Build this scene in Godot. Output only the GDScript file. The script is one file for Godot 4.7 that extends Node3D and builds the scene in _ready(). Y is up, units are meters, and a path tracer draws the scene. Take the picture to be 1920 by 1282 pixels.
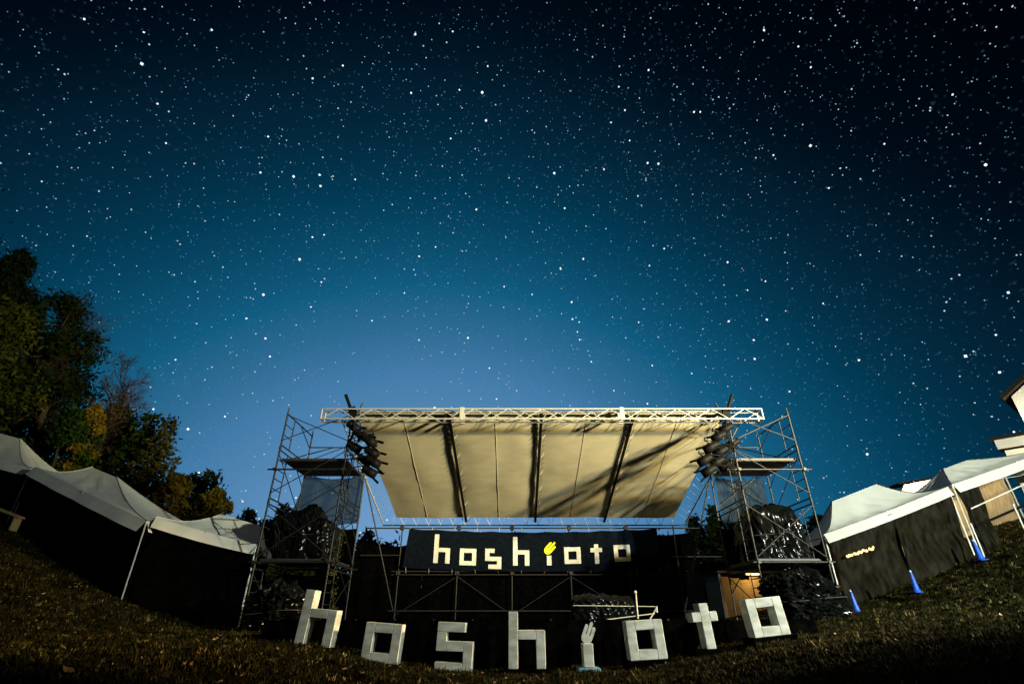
extends Node3D
# A festival stage at night in a bowl-shaped meadow. x right, y up, the stage lies towards -z ("forward" F = -z).

const CAM_H := 0.75
const PITCH := 28.5
const FPX := 960.0
const EXPO := 4.0

var rng := RandomNumberGenerator.new()
var used := {}
var M := {}
var CYL: CylinderMesh
var BOX: BoxMesh
var wav := FastNoiseLite.new()

# ------------------------------------------------------------------ helpers
func V(x: float, y: float, f: float) -> Vector3:
	return Vector3(x, y, -f)

# a direction through a pixel of the 1920 x 1282 photograph, met at forward distance f
func P(px: float, py: float, f: float) -> Vector3:
	var up := 641.0 - py
	var p := deg_to_rad(PITCH)
	var wf := FPX * cos(p) - up * sin(p)
	var wu := up * cos(p) + FPX * sin(p)
	return Vector3((px - 960.0) / wf * f, CAM_H + wu / wf * f, -f)

const TX := [-400.0, -90.0, -40.0, -28.0, -23.0, -19.0, -16.7, -13.0, -10.0, -7.5, -5.0, -3.2, -2.1, -0.95, 0.0, 1.2, 2.2, 3.2, 4.2, 6.0, 8.5, 10.2, 12.4, 14.4, 16.1, 18.0, 22.0, 30.0, 90.0, 400.0]
const TY := [12.0, 9.0, 7.0, 6.0, 5.2, 4.1, 3.5, 2.1, 1.13, 0.5, 0.45, 0.38, 0.15, 0.0, 0.0, 0.0, 0.07, 0.25, 0.42, 0.62, 0.8, 1.06, 1.75, 2.5, 3.15, 3.8, 4.7, 5.6, 9.0, 12.0]

func T0(x: float) -> float:
	for i in TX.size() - 1:
		if x <= TX[i + 1]:
			return lerpf(TY[i], TY[i + 1], clampf((x - TX[i]) / (TX[i + 1] - TX[i]), 0, 1))
	return TY[-1]

func T(x: float, f := 10.0) -> float:
	var h := (T0(x - 0.5) + T0(x - 0.25) + T0(x) + T0(x + 0.25) + T0(x + 0.5)) / 5.0
	return h + wav.get_noise_2d(x * 14.0, f * 14.0) * 0.05

func mat(key: String, r: float, g: float, b: float, rough := 0.8, metal := 0.0) -> StandardMaterial3D:
	if M.has(key):
		return M[key]
	var m := StandardMaterial3D.new()
	m.albedo_color = Color(r, g, b).linear_to_srgb()
	m.roughness = rough
	m.metallic = metal
	m.cull_mode = BaseMaterial3D.CULL_DISABLED
	M[key] = m
	return m

# two linear colours mixed by noise, sx / sy stretch the pattern
func grain(c0: Color, c1: Color, freq: float, sd: int, sx := 1.0, sy := 1.0, size := 256, sharp := 1.0) -> ImageTexture:
	var n := FastNoiseLite.new()
	n.seed = sd
	n.noise_type = FastNoiseLite.TYPE_SIMPLEX_SMOOTH
	n.frequency = freq
	n.fractal_octaves = 5
	var img := Image.create(size, size, false, Image.FORMAT_RGB8)
	for y in size:
		for x in size:
			var wx := float(x) / size
			var wy := float(y) / size
			var a := n.get_noise_2d(x * sx, y * sy)
			var bl := maxf(smoothstep(0.85, 1.0, wx), 0.0)
			if bl > 0.0:
				a = lerpf(a, n.get_noise_2d((x - size) * sx, y * sy), bl)
			var bv := smoothstep(0.85, 1.0, wy)
			if bv > 0.0:
				a = lerpf(a, n.get_noise_2d(x * sx, (y - size) * sy), bv)
			img.set_pixel(x, y, c0.lerp(c1, clampf(0.5 + a * 0.9 * sharp, 0, 1)).linear_to_srgb())
	return ImageTexture.create_from_image(img)

func tex_mat(key: String, tex: Texture2D, scale: float, rough := 0.85, metal := 0.0) -> StandardMaterial3D:
	var m := StandardMaterial3D.new()
	m.albedo_texture = tex
	m.uv1_triplanar = true
	m.uv1_world_triplanar = true
	m.uv1_scale = Vector3.ONE * scale
	m.roughness = rough
	m.metallic = metal
	m.cull_mode = BaseMaterial3D.CULL_DISABLED
	M[key] = m
	return m

func glow(key: String, c: Color, e: float) -> StandardMaterial3D:
	var m := mat(key, c.r, c.g, c.b, 0.6)
	m.emission_enabled = true
	m.emission = c.linear_to_srgb()
	m.emission_energy_multiplier = e
	return m

func numbered(n: String) -> String:
	var k: int = used.get(n, 0)
	used[n] = k + 1
	return n if k == 0 else "%s_%03d" % [n, k]

func thing(called: String, label: String, category: String, at := Vector3.ZERO, group := "") -> Node3D:
	var o := Node3D.new()
	o.name = numbered(called)
	add_child(o)
	o.position = at
	o.set_meta("label", label)
	o.set_meta("category", category)
	if group:
		o.set_meta("group", group)
	return o

func put(parent: Node3D, called: String, mesh: Mesh, m: Material, xf := Transform3D.IDENTITY) -> MeshInstance3D:
	var o := MeshInstance3D.new()
	o.name = called
	o.mesh = mesh
	o.material_override = m
	o.transform = xf
	parent.add_child(o, true)
	return o

# parts take world points; the thing itself is never turned
func rel(parent: Node3D) -> Vector3:
	return Vector3.ZERO if parent == self else (parent.position if parent.get_parent() == self else parent.position + (parent.get_parent() as Node3D).position)

func pipe(parent: Node3D, called: String, a: Vector3, b: Vector3, r: float, m: Material) -> MeshInstance3D:
	var d := b - a
	var y := d.normalized()
	var x := y.cross(Vector3.FORWARD if absf(y.z) < 0.9 else Vector3.RIGHT).normalized()
	var z := x.cross(y)
	return put(parent, called, CYL, m, Transform3D(Basis(x * r, d, z * r), (a + b) * 0.5 - rel(parent)))

func block(parent: Node3D, called: String, c: Vector3, size: Vector3, m: Material, turn := Vector3.ZERO) -> MeshInstance3D:
	var b := Basis.from_euler(turn)
	return put(parent, called, BOX, m, Transform3D(b * Basis.from_scale(size), c - rel(parent)))

# a smooth sheet from a w x h grid of points
func sheet(pts: PackedVector3Array, w: int, h: int, off := Vector3.ZERO) -> ArrayMesh:
	var st := SurfaceTool.new()
	st.begin(Mesh.PRIMITIVE_TRIANGLES)
	for j in h:
		for i in w:
			st.set_uv(Vector2(float(i) / (w - 1), float(j) / (h - 1)))
			st.add_vertex(pts[j * w + i] - off)
	for j in h - 1:
		for i in w - 1:
			var a := j * w + i
			for k in [a, a + 1, a + w, a + 1, a + w + 1, a + w]:
				st.add_index(k)
	st.generate_normals()
	return st.commit()

# a tube through points with a radius at each
func tube(pts: Array, rad: Array, off: Vector3, sides := 8) -> ArrayMesh:
	var g := PackedVector3Array()
	for i in pts.size():
		var d: Vector3 = (pts[mini(i + 1, pts.size() - 1)] - pts[maxi(i - 1, 0)]).normalized()
		var x := d.cross(Vector3(0.13, 0.21, 0.97)).normalized()
		var y := d.cross(x)
		for k in sides + 1:
			var a := TAU * k / sides
			g.append(pts[i] + (x * cos(a) + y * sin(a)) * rad[i])
	return sheet(g, sides + 1, pts.size(), off)

# a flat outline given thickness; the outline is counter-clockwise in x, y; local, front towards +z
func slab(outline: PackedVector2Array, depth: float) -> ArrayMesh:
	var st := SurfaceTool.new()
	st.begin(Mesh.PRIMITIVE_TRIANGLES)
	st.set_smooth_group(-1)
	var idx := Geometry2D.triangulate_polygon(outline)
	for k in idx:
		st.add_vertex(Vector3(outline[k].x, outline[k].y, depth / 2))
	for k in range(idx.size() - 1, -1, -1):
		st.add_vertex(Vector3(outline[idx[k]].x, outline[idx[k]].y, -depth / 2))
	var n := outline.size()
	for i in n:
		var p := outline[i]
		var q := outline[(i + 1) % n]
		for v in [Vector3(p.x, p.y, depth / 2), Vector3(p.x, p.y, -depth / 2), Vector3(q.x, q.y, depth / 2), Vector3(q.x, q.y, depth / 2), Vector3(p.x, p.y, -depth / 2), Vector3(q.x, q.y, -depth / 2)]:
			st.add_vertex(v)
	st.generate_normals()
	return st.commit()

# a box with bevelled edges
func bevel_box(size: Vector3, b: float) -> ArrayMesh:
	var s := size * 0.5
	var st := SurfaceTool.new()
	st.begin(Mesh.PRIMITIVE_TRIANGLES)
	st.set_smooth_group(-1)
	var quad := func(p: Vector3, q: Vector3, r: Vector3, t: Vector3):
		for v in [p, q, r, p, r, t]:
			st.add_vertex(v)
	for ax in 3:
		var u := (ax + 1) % 3
		var w := (ax + 2) % 3
		for sg in [-1.0, 1.0]:
			var c := []
			for k in [[-1, -1], [1, -1], [1, 1], [-1, 1]]:
				var p := Vector3.ZERO
				p[ax] = sg * s[ax]
				p[u] = k[0] * (s[u] - b)
				p[w] = k[1] * (s[w] - b)
				c.append(p)
			quad.call(c[0], c[1], c[2], c[3])
		for sg in [-1.0, 1.0]:
			for sh in [-1.0, 1.0]:
				var p0 := Vector3.ZERO
				p0[u] = sg * s[u]; p0[w] = sh * (s[w] - b); p0[ax] = -(s[ax] - b)
				var p1 := p0
				p1[ax] = s[ax] - b
				var p2 := Vector3.ZERO
				p2[u] = sg * (s[u] - b); p2[w] = sh * s[w]; p2[ax] = s[ax] - b
				var p3 := p2
				p3[ax] = -(s[ax] - b)
				quad.call(p0, p1, p2, p3)
	st.generate_normals()
	return st.commit()

# ------------------------------------------------------------------ start
func _ready():
	rng.seed = 4711
	wav.seed = 5
	wav.frequency = 0.05
	CYL = CylinderMesh.new()
	CYL.top_radius = 1.0
	CYL.bottom_radius = 1.0
	CYL.height = 1.0
	CYL.radial_segments = 10
	CYL.rings = 1
	BOX = BoxMesh.new()
	camera_and_sky()
	materials()
	stars()
	terrain()
	stage()
	towers()
	roof()
	backdrop()
	sign_letters()
	stage_lamps()
	wrapped_piles()
	tents()
	houses()
	trees()
	small_things()
	flood_lamps()
	grass()

func camera_and_sky():
	var cam := Camera3D.new()
	cam.name = "camera"
	cam.position = Vector3(0, CAM_H, 0)
	cam.rotation_degrees = Vector3(PITCH, 0, 0)
	cam.fov = rad_to_deg(2.0 * atan(641.0 / FPX))
	cam.near = 0.05
	cam.far = 4000
	add_child(cam)
	cam.current = true
	var env := Environment.new()
	env.background_mode = Environment.BG_SKY
	env.tonemap_mode = Environment.TONE_MAPPER_LINEAR
	env.tonemap_exposure = EXPO
	env.background_energy_multiplier = 1.0 / EXPO
	env.sdfgi_enabled = true
	env.ssao_enabled = true
	env.ssil_enabled = true
	var sm := PanoramaSkyMaterial.new()
	sm.panorama = starry_sky()
	var sky := Sky.new()
	sky.sky_material = sm
	env.sky = sky
	var we := WorldEnvironment.new()
	we.name = "world_environment"
	we.environment = env
	add_child(we)
	var sun := DirectionalLight3D.new()     # a faint moon high behind the camera, added to a moonless sky
	sun.name = "added_light"
	sun.light_energy = 0.006
	sun.light_angular_distance = 0.5
	sun.light_color = Color(0.85, 0.93, 1.0)
	sun.shadow_enabled = true
	sun.rotation_degrees = Vector3(-52, -35, 0)
	add_child(sun)

# town glow behind the stage that fades with height and to both sides; the stars lie over it
func starry_sky() -> ImageTexture:
	var r := RandomNumberGenerator.new()
	r.seed = 99
	var w := 512
	var h := 256
	var img := Image.create(w, h, false, Image.FORMAT_RGBF)
	var el_k := [0.0, 8.0, 16.0, 25.0, 33.0, 40.0, 47.0, 55.0, 63.0, 75.0, 200.0]
	var lum := [0.40, 0.38, 0.30, 0.20, 0.112, 0.060, 0.028, 0.0105, 0.0024, 0.0006, 0.0005]
	var ramp_l := [0.0, 0.003, 0.012, 0.04, 0.10, 0.20, 0.36, 0.6]
	var ramp_c := [Color(0.0001, 0.0003, 0.0009), Color(0.0002, 0.0034, 0.0085), Color(0.0008, 0.0135, 0.030), Color(0.0008, 0.044, 0.093), Color(0.006, 0.107, 0.218), Color(0.056, 0.20, 0.395), Color(0.155, 0.33, 0.58), Color(0.3, 0.5, 0.75)]
	for y in h:
		var el := 90.0 - (y + 0.5) / h * 180.0
		for x in w:
			var az := (x + 0.5) / w * 360.0 + 8.0              # the panorama starts at -z
			if az > 180.0:
				az -= 360.0
			var e := sqrt(pow(maxf(el, 0.0), 2.0) + pow(0.885 * az, 2.0))
			var l := 0.0
			for i in el_k.size() - 1:
				if e >= el_k[i] and e <= el_k[i + 1]:
					l = exp(lerpf(log(lum[i]), log(lum[i + 1]), (e - el_k[i]) / (el_k[i + 1] - el_k[i])))
			var c: Color = ramp_c[-1]
			for i in ramp_l.size() - 1:
				if l <= ramp_l[i + 1]:
					c = ramp_c[i].lerp(ramp_c[i + 1], (l - ramp_l[i]) / (ramp_l[i + 1] - ramp_l[i]))
					break
			img.set_pixel(x, y, c)
	img.resize(4096, 2048, Image.INTERPOLATE_CUBIC)
	var dens := FastNoiseLite.new()
	dens.seed = 12
	dens.frequency = 1.6
	for k in 45000:
		var up := r.randf_range(0.02, 1.0)
		var az := floorf(r.randf() * 4096.0) + 0.5
		var el := asin(up)
		var ang := az / 4096.0 * TAU
		if dens.get_noise_3d(cos(ang) * cos(el), up, sin(ang) * cos(el)) * 0.5 + 0.62 < r.randf() * 0.9:
			continue
		var cy := floorf((0.5 - el / PI) * 2048.0) + 0.5
		var rad := 0.5
		var peak := 0.015 + 0.11 * pow(r.randf(), 2.0)
		var white := r.randf() * 0.3
		var tint := Color(0.16, 0.58, 1.0).lerp(Color(1.0, 0.97, 0.96), white)
		var st := 1.0 / maxf(cos(el), 0.08)
		var rx := int(ceil((rad + 0.5) * st))
		var ry := int(ceil(rad + 0.5))
		for dy in range(-ry, ry + 1):
			for dx in range(-rx, rx + 1):
				var px := int(floor(az)) + dx
				var py := int(floor(cy)) + dy
				if py < 0 or py >= 1023:
					continue
				var d := sqrt(pow((px + 0.5 - az) / st, 2.0) + pow(py + 0.5 - cy, 2.0))
				var t := clampf(rad + 0.5 - d, 0.0, 1.0)
				if t <= 0.0:
					continue
				px = posmod(px, 4096)
				var o := img.get_pixel(px, py)
				var s := peak * t
				img.set_pixel(px, py, Color(o.r + tint.r * s, o.g + tint.g * s, o.b + tint.b * s))
	return ImageTexture.create_from_image(img)

# the stars one can tell apart: small glowing bodies far beyond everything else
func stars():
	var r := RandomNumberGenerator.new()
	r.seed = 2024
	var dens := FastNoiseLite.new()
	dens.seed = 3
	dens.frequency = 2.0
	var st := SurfaceTool.new()
	st.begin(Mesh.PRIMITIVE_TRIANGLES)
	for sx in [-1.0, 1.0]:
		for sy in [-1.0, 1.0]:
			for sz in [-1.0, 1.0]:
				for v in [Vector3(sx, 0, 0), Vector3(0, sy, 0), Vector3(0, 0, sz)]:
					st.add_vertex(v)
	st.generate_normals()
	var body := st.commit()
	# count, smallest and largest radius in metres at 1500 m, colour, brightness
	var kinds := [["bright_stars", 620, 2.4, 4.2, Color(0.93, 0.97, 1.0), 1.3, "brightest white stars of the night sky"],
		["white_stars", 4200, 1.35, 2.3, Color(0.72, 0.88, 1.0), 0.85, "small bluish white stars of the night sky"],
		["warm_stars", 600, 1.3, 2.6, Color(1.0, 0.88, 0.80), 0.8, "small warm white stars of the night sky"],
		["faint_stars", 19000, 0.95, 1.8, Color(0.24, 0.62, 1.0), 0.45, "faint blue stars of the night sky"]]
	for q in kinds:
		var xf := []
		while xf.size() < q[1]:
			var up := r.randf_range(0.06, 1.0)
			var a := r.randf() * TAU
			var c := sqrt(1.0 - up * up)
			var d := Vector3(cos(a) * c, up, sin(a) * c)
			if dens.get_noise_3dv(d) * 0.4 + 0.65 < r.randf():
				continue
			var s := lerpf(q[2], q[3], pow(r.randf(), 2.5))
			xf.append(Transform3D(Basis.from_euler(Vector3(r.randf(), r.randf(), r.randf())).scaled(Vector3.ONE * s), d * 1500.0))
		var mm := MultiMesh.new()
		mm.transform_format = MultiMesh.TRANSFORM_3D
		mm.mesh = body
		mm.instance_count = xf.size()
		for i in xf.size():
			mm.set_instance_transform(i, xf[i])
		var mi := MultiMeshInstance3D.new()
		mi.name = q[0]
		mi.multimesh = mm
		mi.material_override = glow(q[0] + "_glow", q[4], q[5] / EXPO)
		M[q[0] + "_glow"].albedo_color = Color.BLACK
		mi.set_meta("kind", "stuff")
		mi.set_meta("label", q[6])
		mi.set_meta("category", "stars")
		add_child(mi)

# ------------------------------------------------------------------ materials
func materials():
	tex_mat("soil", grain(Color(0.003, 0.0026, 0.0012), Color(0.010, 0.008, 0.003), 0.02, 1), 0.35, 0.95)
	tex_mat("canvas", grain(Color(0.41, 0.365, 0.25), Color(0.50, 0.455, 0.32), 0.012, 2, 1.0, 2.0), 0.3, 0.9)
	tex_mat("tent_white", grain(Color(0.62, 0.64, 0.57), Color(0.74, 0.75, 0.68), 0.015, 3), 0.4, 0.75)
	tex_mat("board_white", grain(Color(0.40, 0.42, 0.37), Color(0.62, 0.65, 0.61), 0.016, 5, 1.0, 2.5, 256, 1.3), 0.55, 0.6)
	tex_mat("black_cloth", grain(Color(0.0006, 0.0006, 0.0007), Color(0.0022, 0.0022, 0.0022), 0.03, 6), 0.6, 0.95)
	tex_mat("curtain", grain(Color(0.0025, 0.0025, 0.0016), Color(0.018, 0.016, 0.009), 0.03, 7, 2.0, 0.7, 256, 1.2), 0.31, 0.5)  # mottled cloth; upright streaks put the shade of folds into the colour
	tex_mat("banner_cloth", grain(Color(0.003, 0.0045, 0.008), Color(0.005, 0.0075, 0.0125), 0.03, 8), 0.7, 0.95)
	tex_mat("mesh_cloth", grain(Color(0.010, 0.017, 0.027), Color(0.03, 0.045, 0.065), 0.03, 9, 6.0, 0.6), 0.5, 0.9)  # black mesh; sky light coming through is put into its blue tone
	tex_mat("steel", grain(Color(0.009, 0.0085, 0.007), Color(0.052, 0.048, 0.04), 0.06, 10, 1.0, 1.0), 2.0, 0.5, 0.35)
	tex_mat("dark_steel", grain(Color(0.02, 0.019, 0.018), Color(0.085, 0.08, 0.072), 0.06, 11), 2.0, 0.55, 0.3)
	tex_mat("shaded_steel", grain(Color(0.005, 0.0045, 0.004), Color(0.034, 0.030, 0.024), 0.06, 17), 2.0, 0.6, 0.3)  # darker copy of the pipe steel; shade behind the stage is in the colour
	tex_mat("alu", grain(Color(0.32, 0.32, 0.29), Color(0.46, 0.45, 0.41), 0.05, 12), 1.5, 0.45, 0.1)
	tex_mat("plywood", grain(Color(0.24, 0.16, 0.065), Color(0.36, 0.25, 0.11), 0.02, 13, 1.0, 6.0), 0.5, 0.8)
	tex_mat("plaster", grain(Color(0.60, 0.58, 0.50), Color(0.70, 0.68, 0.60), 0.02, 14), 0.4, 0.85)
	tex_mat("tan_sheet", grain(Color(0.20, 0.155, 0.09), Color(0.34, 0.27, 0.16), 0.02, 15, 5.0, 0.7), 0.5, 0.8)
	tex_mat("bark", grain(Color(0.02, 0.016, 0.011), Color(0.07, 0.055, 0.04), 0.05, 16, 3.0, 0.6), 0.6, 0.95)
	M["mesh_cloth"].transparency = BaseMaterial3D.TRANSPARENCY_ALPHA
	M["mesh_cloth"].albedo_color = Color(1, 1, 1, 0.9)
	mat("plastic", 0.004, 0.0045, 0.004, 0.2)
	M["plastic"].metallic_specular = 0.33
	mat("lamp_black", 0.005, 0.005, 0.005, 0.55)
	M["lamp_black"].metallic_specular = 0.2
	mat("beam_black", 0.006, 0.005, 0.004, 0.7)
	mat("cord", 0.55, 0.50, 0.38, 0.8)
	mat("dark_cord", 0.03, 0.028, 0.022, 0.8)
	mat("letter_cloth", 0.60, 0.59, 0.52, 0.9)
	mat("yellow_cloth", 0.72, 0.68, 0.02, 0.85)
	mat("cone_blue", 0.006, 0.075, 0.50, 0.4)
	mat("cone_top", 0.45, 0.60, 0.78, 0.4)
	mat("stake_white", 0.70, 0.70, 0.62, 0.5)
	mat("lens", 0.05, 0.05, 0.055, 0.08)
	mat("roof_tile", 0.02, 0.018, 0.015, 0.8)
	mat("red_paint", 0.20, 0.02, 0.012, 0.5)
	mat("wood_dark", 0.05, 0.035, 0.02, 0.8)
	mat("blue_crate", 0.16, 0.32, 0.52, 0.7)
	mat("window_dark", 0.01, 0.012, 0.015, 0.1)
	glow("warm_glow", Color(1.0, 0.62, 0.22), 0.5)
	glow("white_glow", Color(1.0, 0.95, 0.80), 1.2)
	var lf := mat("leaf", 1, 1, 1, 0.65)
	lf.vertex_color_use_as_albedo = true
	lf.backlight_enabled = true
	lf.backlight = Color(0.25, 0.25, 0.1)
	var gr := mat("grass_blade", 1, 1, 1, 0.7)
	for k in ["soil", "canvas", "black_cloth", "curtain", "banner_cloth", "mesh_cloth", "letter_cloth", "bark", "tan_sheet", "tent_white"]:
		M[k].metallic_specular = 0.04          # matt cloth and earth
	for k in ["leaf", "grass_blade", "roof_tile", "beam_black"]:
		M[k].metallic_specular = 0.15
	M["curtain"].metallic_specular = 0.1
	gr.vertex_color_use_as_albedo = true

# ------------------------------------------------------------------ ground
func terrain():
	var xs := []
	var x := -400.0
	while x <= 400.0:
		xs.append(x)
		x += 0.35 if absf(x) < 24 else (2.0 if absf(x) < 60 else 20.0)
	var fs := []
	var f := -40.0
	while f <= 600.0:
		fs.append(f)
		f += 0.4 if (f > 0 and f < 26) else (3.0 if f < 60 else 30.0)
	var pts := PackedVector3Array()
	for ff in fs:
		for xx in xs:
			pts.append(V(xx, T(xx, ff), ff))
	var o := put(self, "meadow_ground", sheet(pts, xs.size(), fs.size()), M.soil)
	o.set_meta("kind", "structure")

func grass():
	var r := RandomNumberGenerator.new()
	r.seed = 31
	# three tufts of bent blades
	for variant in 3:
		var st := SurfaceTool.new()
		st.begin(Mesh.PRIMITIVE_TRIANGLES)
		for b in 9:
			var a := r.randf() * TAU
			var o := Vector3(r.randf_range(-0.05, 0.05), -0.01, r.randf_range(-0.05, 0.05))
			var len := r.randf_range(0.03, 0.07) * (1.35 if variant == 2 else 1.0)
			var lean := r.randf_range(0.15, 1.3 if variant < 2 else 1.7)
			var d := Vector3(cos(a), 0, sin(a))
			var s := Vector3(-sin(a), 0, cos(a)) * r.randf_range(0.003, 0.0055)
			var mid := o + Vector3.UP * len * 0.6 + d * len * 0.25 * lean
			var tip := o + Vector3.UP * len * (1.0 - 0.35 * lean) + d * len * 0.9 * lean
			for v in [o - s, o + s, mid - s * 0.8, o + s, mid + s * 0.8, mid - s * 0.8, mid - s * 0.8, mid + s * 0.8, tip]:
				st.add_vertex(v)
		st.generate_normals()
		var mm := MultiMesh.new()
		mm.transform_format = MultiMesh.TRANSFORM_3D
		mm.use_colors = true
		mm.mesh = st.commit()
		var n: int = [70000, 70000, 16000][variant]
		mm.instance_count = n
		var k := 0
		while k < n:
			var f := 3.2 + 17.0 * pow(r.randf(), 1.25)
			var x := r.randf_range(-1.0, 1.0) * (3.5 + f * 1.02)
			if f > 10.3 and x > -4.4 and x < 5.0:
				continue
			if wav.get_noise_2d(x * 22.0 + 900.0, f * 22.0) * 1.6 + 0.35 < r.randf() * 0.6 and r.randf() < 0.8:
				continue                     # thin, trodden patches
			var sc := r.randf_range(0.55, 1.2) * (1.0 + 0.7 * wav.get_noise_2d(x * 30.0, f * 30.0)) * (1.0 if f < 12 else 1.25)
			if variant == 2 and k % 6 == 0:
				sc *= 1.5
			mm.set_instance_transform(k, Transform3D(Basis(Vector3.UP, r.randf() * TAU).scaled(Vector3.ONE * sc), V(x, T(x, f), f)))
			var dry := r.randf()
			var patch := clampf(0.5 + 1.3 * wav.get_noise_2d(x * 9.0 + 300.0, f * 9.0), 0, 1)
			var c := Color(0.006, 0.0075, 0.002).lerp(Color(0.042, 0.034, 0.008), dry * dry * (0.3 + 0.7 * patch))
			if variant == 2:
				c = Color(0.085, 0.066, 0.022).lerp(Color(0.014, 0.017, 0.004), pow(dry, 0.6))
			if r.randf() < 0.025:
				c = Color(0.24, 0.19, 0.08)
			mm.set_instance_color(k, c * r.randf_range(0.6, 1.25))
			k += 1
		var mi := MultiMeshInstance3D.new()
		mi.multimesh = mm
		mi.material_override = M.grass_blade
		mi.name = ["short_grass", "fine_grass", "dry_grass"][variant]
		mi.set_meta("kind", "stuff")
		mi.set_meta("label", ["short olive green meadow grass", "fine dull green grass between the tufts", "longer dry straw coloured grass"][variant])
		mi.set_meta("category", "grass")
		add_child(mi)
	# fallen leaves
	var lv := MultiMesh.new()
	lv.transform_format = MultiMesh.TRANSFORM_3D
	lv.use_colors = true
	var pts := PackedVector3Array()
	for j in 3:
		for i in 5:
			var u := i / 4.0 * 2.0 - 1.0
			var v := j - 1.0
			pts.append(Vector3(u * 0.055, 0.012 * u * u + 0.014 * absf(v) + 0.01 * sin(u * 5.0), v * 0.03 * (1.0 - u * u * 0.85)))
	lv.mesh = sheet(pts, 5, 3)
	lv.instance_count = 420
	for k in 420:
		var f := 4.0 + 13.0 * r.randf()
		var x := r.randf_range(-1.0, 1.0) * (3.5 + f)
		if f > 9.3 and x > -4.4 and x < 5.0:
			f = r.randf_range(5.0, 9.2)
		lv.set_instance_transform(k, Transform3D(Basis.from_euler(Vector3(r.randf_range(-0.7, 0.7), r.randf() * TAU, r.randf_range(-0.7, 0.7))).scaled(Vector3.ONE * r.randf_range(0.35, 0.85)), V(x, T(x, f) + 0.04, f)))
		lv.set_instance_color(k, Color(0.16, 0.085, 0.03).lerp(Color(0.40, 0.29, 0.15), pow(r.randf(), 2.0)) * r.randf_range(0.35, 1.0))
	var li := MultiMeshInstance3D.new()
	li.multimesh = lv
	li.material_override = M.grass_blade
	li.name = "fallen_leaves"
	li.set_meta("kind", "stuff")
	li.set_meta("label", "pale brown fallen leaves scattered over the grass")
	li.set_meta("category", "leaves")
	add_child(li)

# ------------------------------------------------------------------ stage platform and skirt
const SKF := 10.45
func stage():
	var t := thing("stage_platform", "low black stage platform behind the row of freestanding white letters", "stage", V(0.6, 0, 16))
	for i in 6:
		for j in 4:
			var x0 := -4.3 + i * 1.62
			block(t, "deck_panel", V(x0 + 0.8, 0.69, SKF + 0.15 + 1.45 + j * 2.9), Vector3(1.6, 0.06, 2.88), M.beam_black)
	for i in 7:
		for j in 3:
			var x := -4.2 + i * 1.6
			pipe(t, "leg", V(x, T(x) - 0.1, SKF + 0.4 + j * 5.0), V(x, 0.66, SKF + 0.4 + j * 5.0), 0.025, M.dark_steel)
	# pleated skirt of black cloth, in panels
	for k in 5:
		var pts := PackedVector3Array()
		var x0 := -4.45 + k * 1.98
		for j in 5:
			for i in 25:
				var x := x0 + 1.97 * i / 24.0
				var v := j / 4.0
				var top := 0.76 + 0.012 * sin(x * 9.0)
				var fold := 0.018 * sin(x * 17.0 + 1.3 * sin(x * 3.0)) * (0.3 + v) + 0.03 * wav.get_noise_2d(x * 60, v * 40)
				pts.append(V(x, lerpf(top, minf(T(x, SKF) - 0.03, 0.7), v), SKF + fold))
		put(t, "skirt", sheet(pts, 25, 5, t.position), M.black_cloth)
	# eyelets with clips on the top hem of the skirt
	for k in 14:
		var x := -4.2 + k * 0.7
		block(t, "clip", V(x, 0.755, SKF - 0.02), Vector3(0.035, 0.025, 0.015), M.steel)

# ------------------------------------------------------------------ scaffold towers
const L_OUT := -6.95
const L_IN := -4.95
const R_IN := 6.65
const R_OUT := 8.55
const F0 := 15.0
const F1 := 17.2

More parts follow.
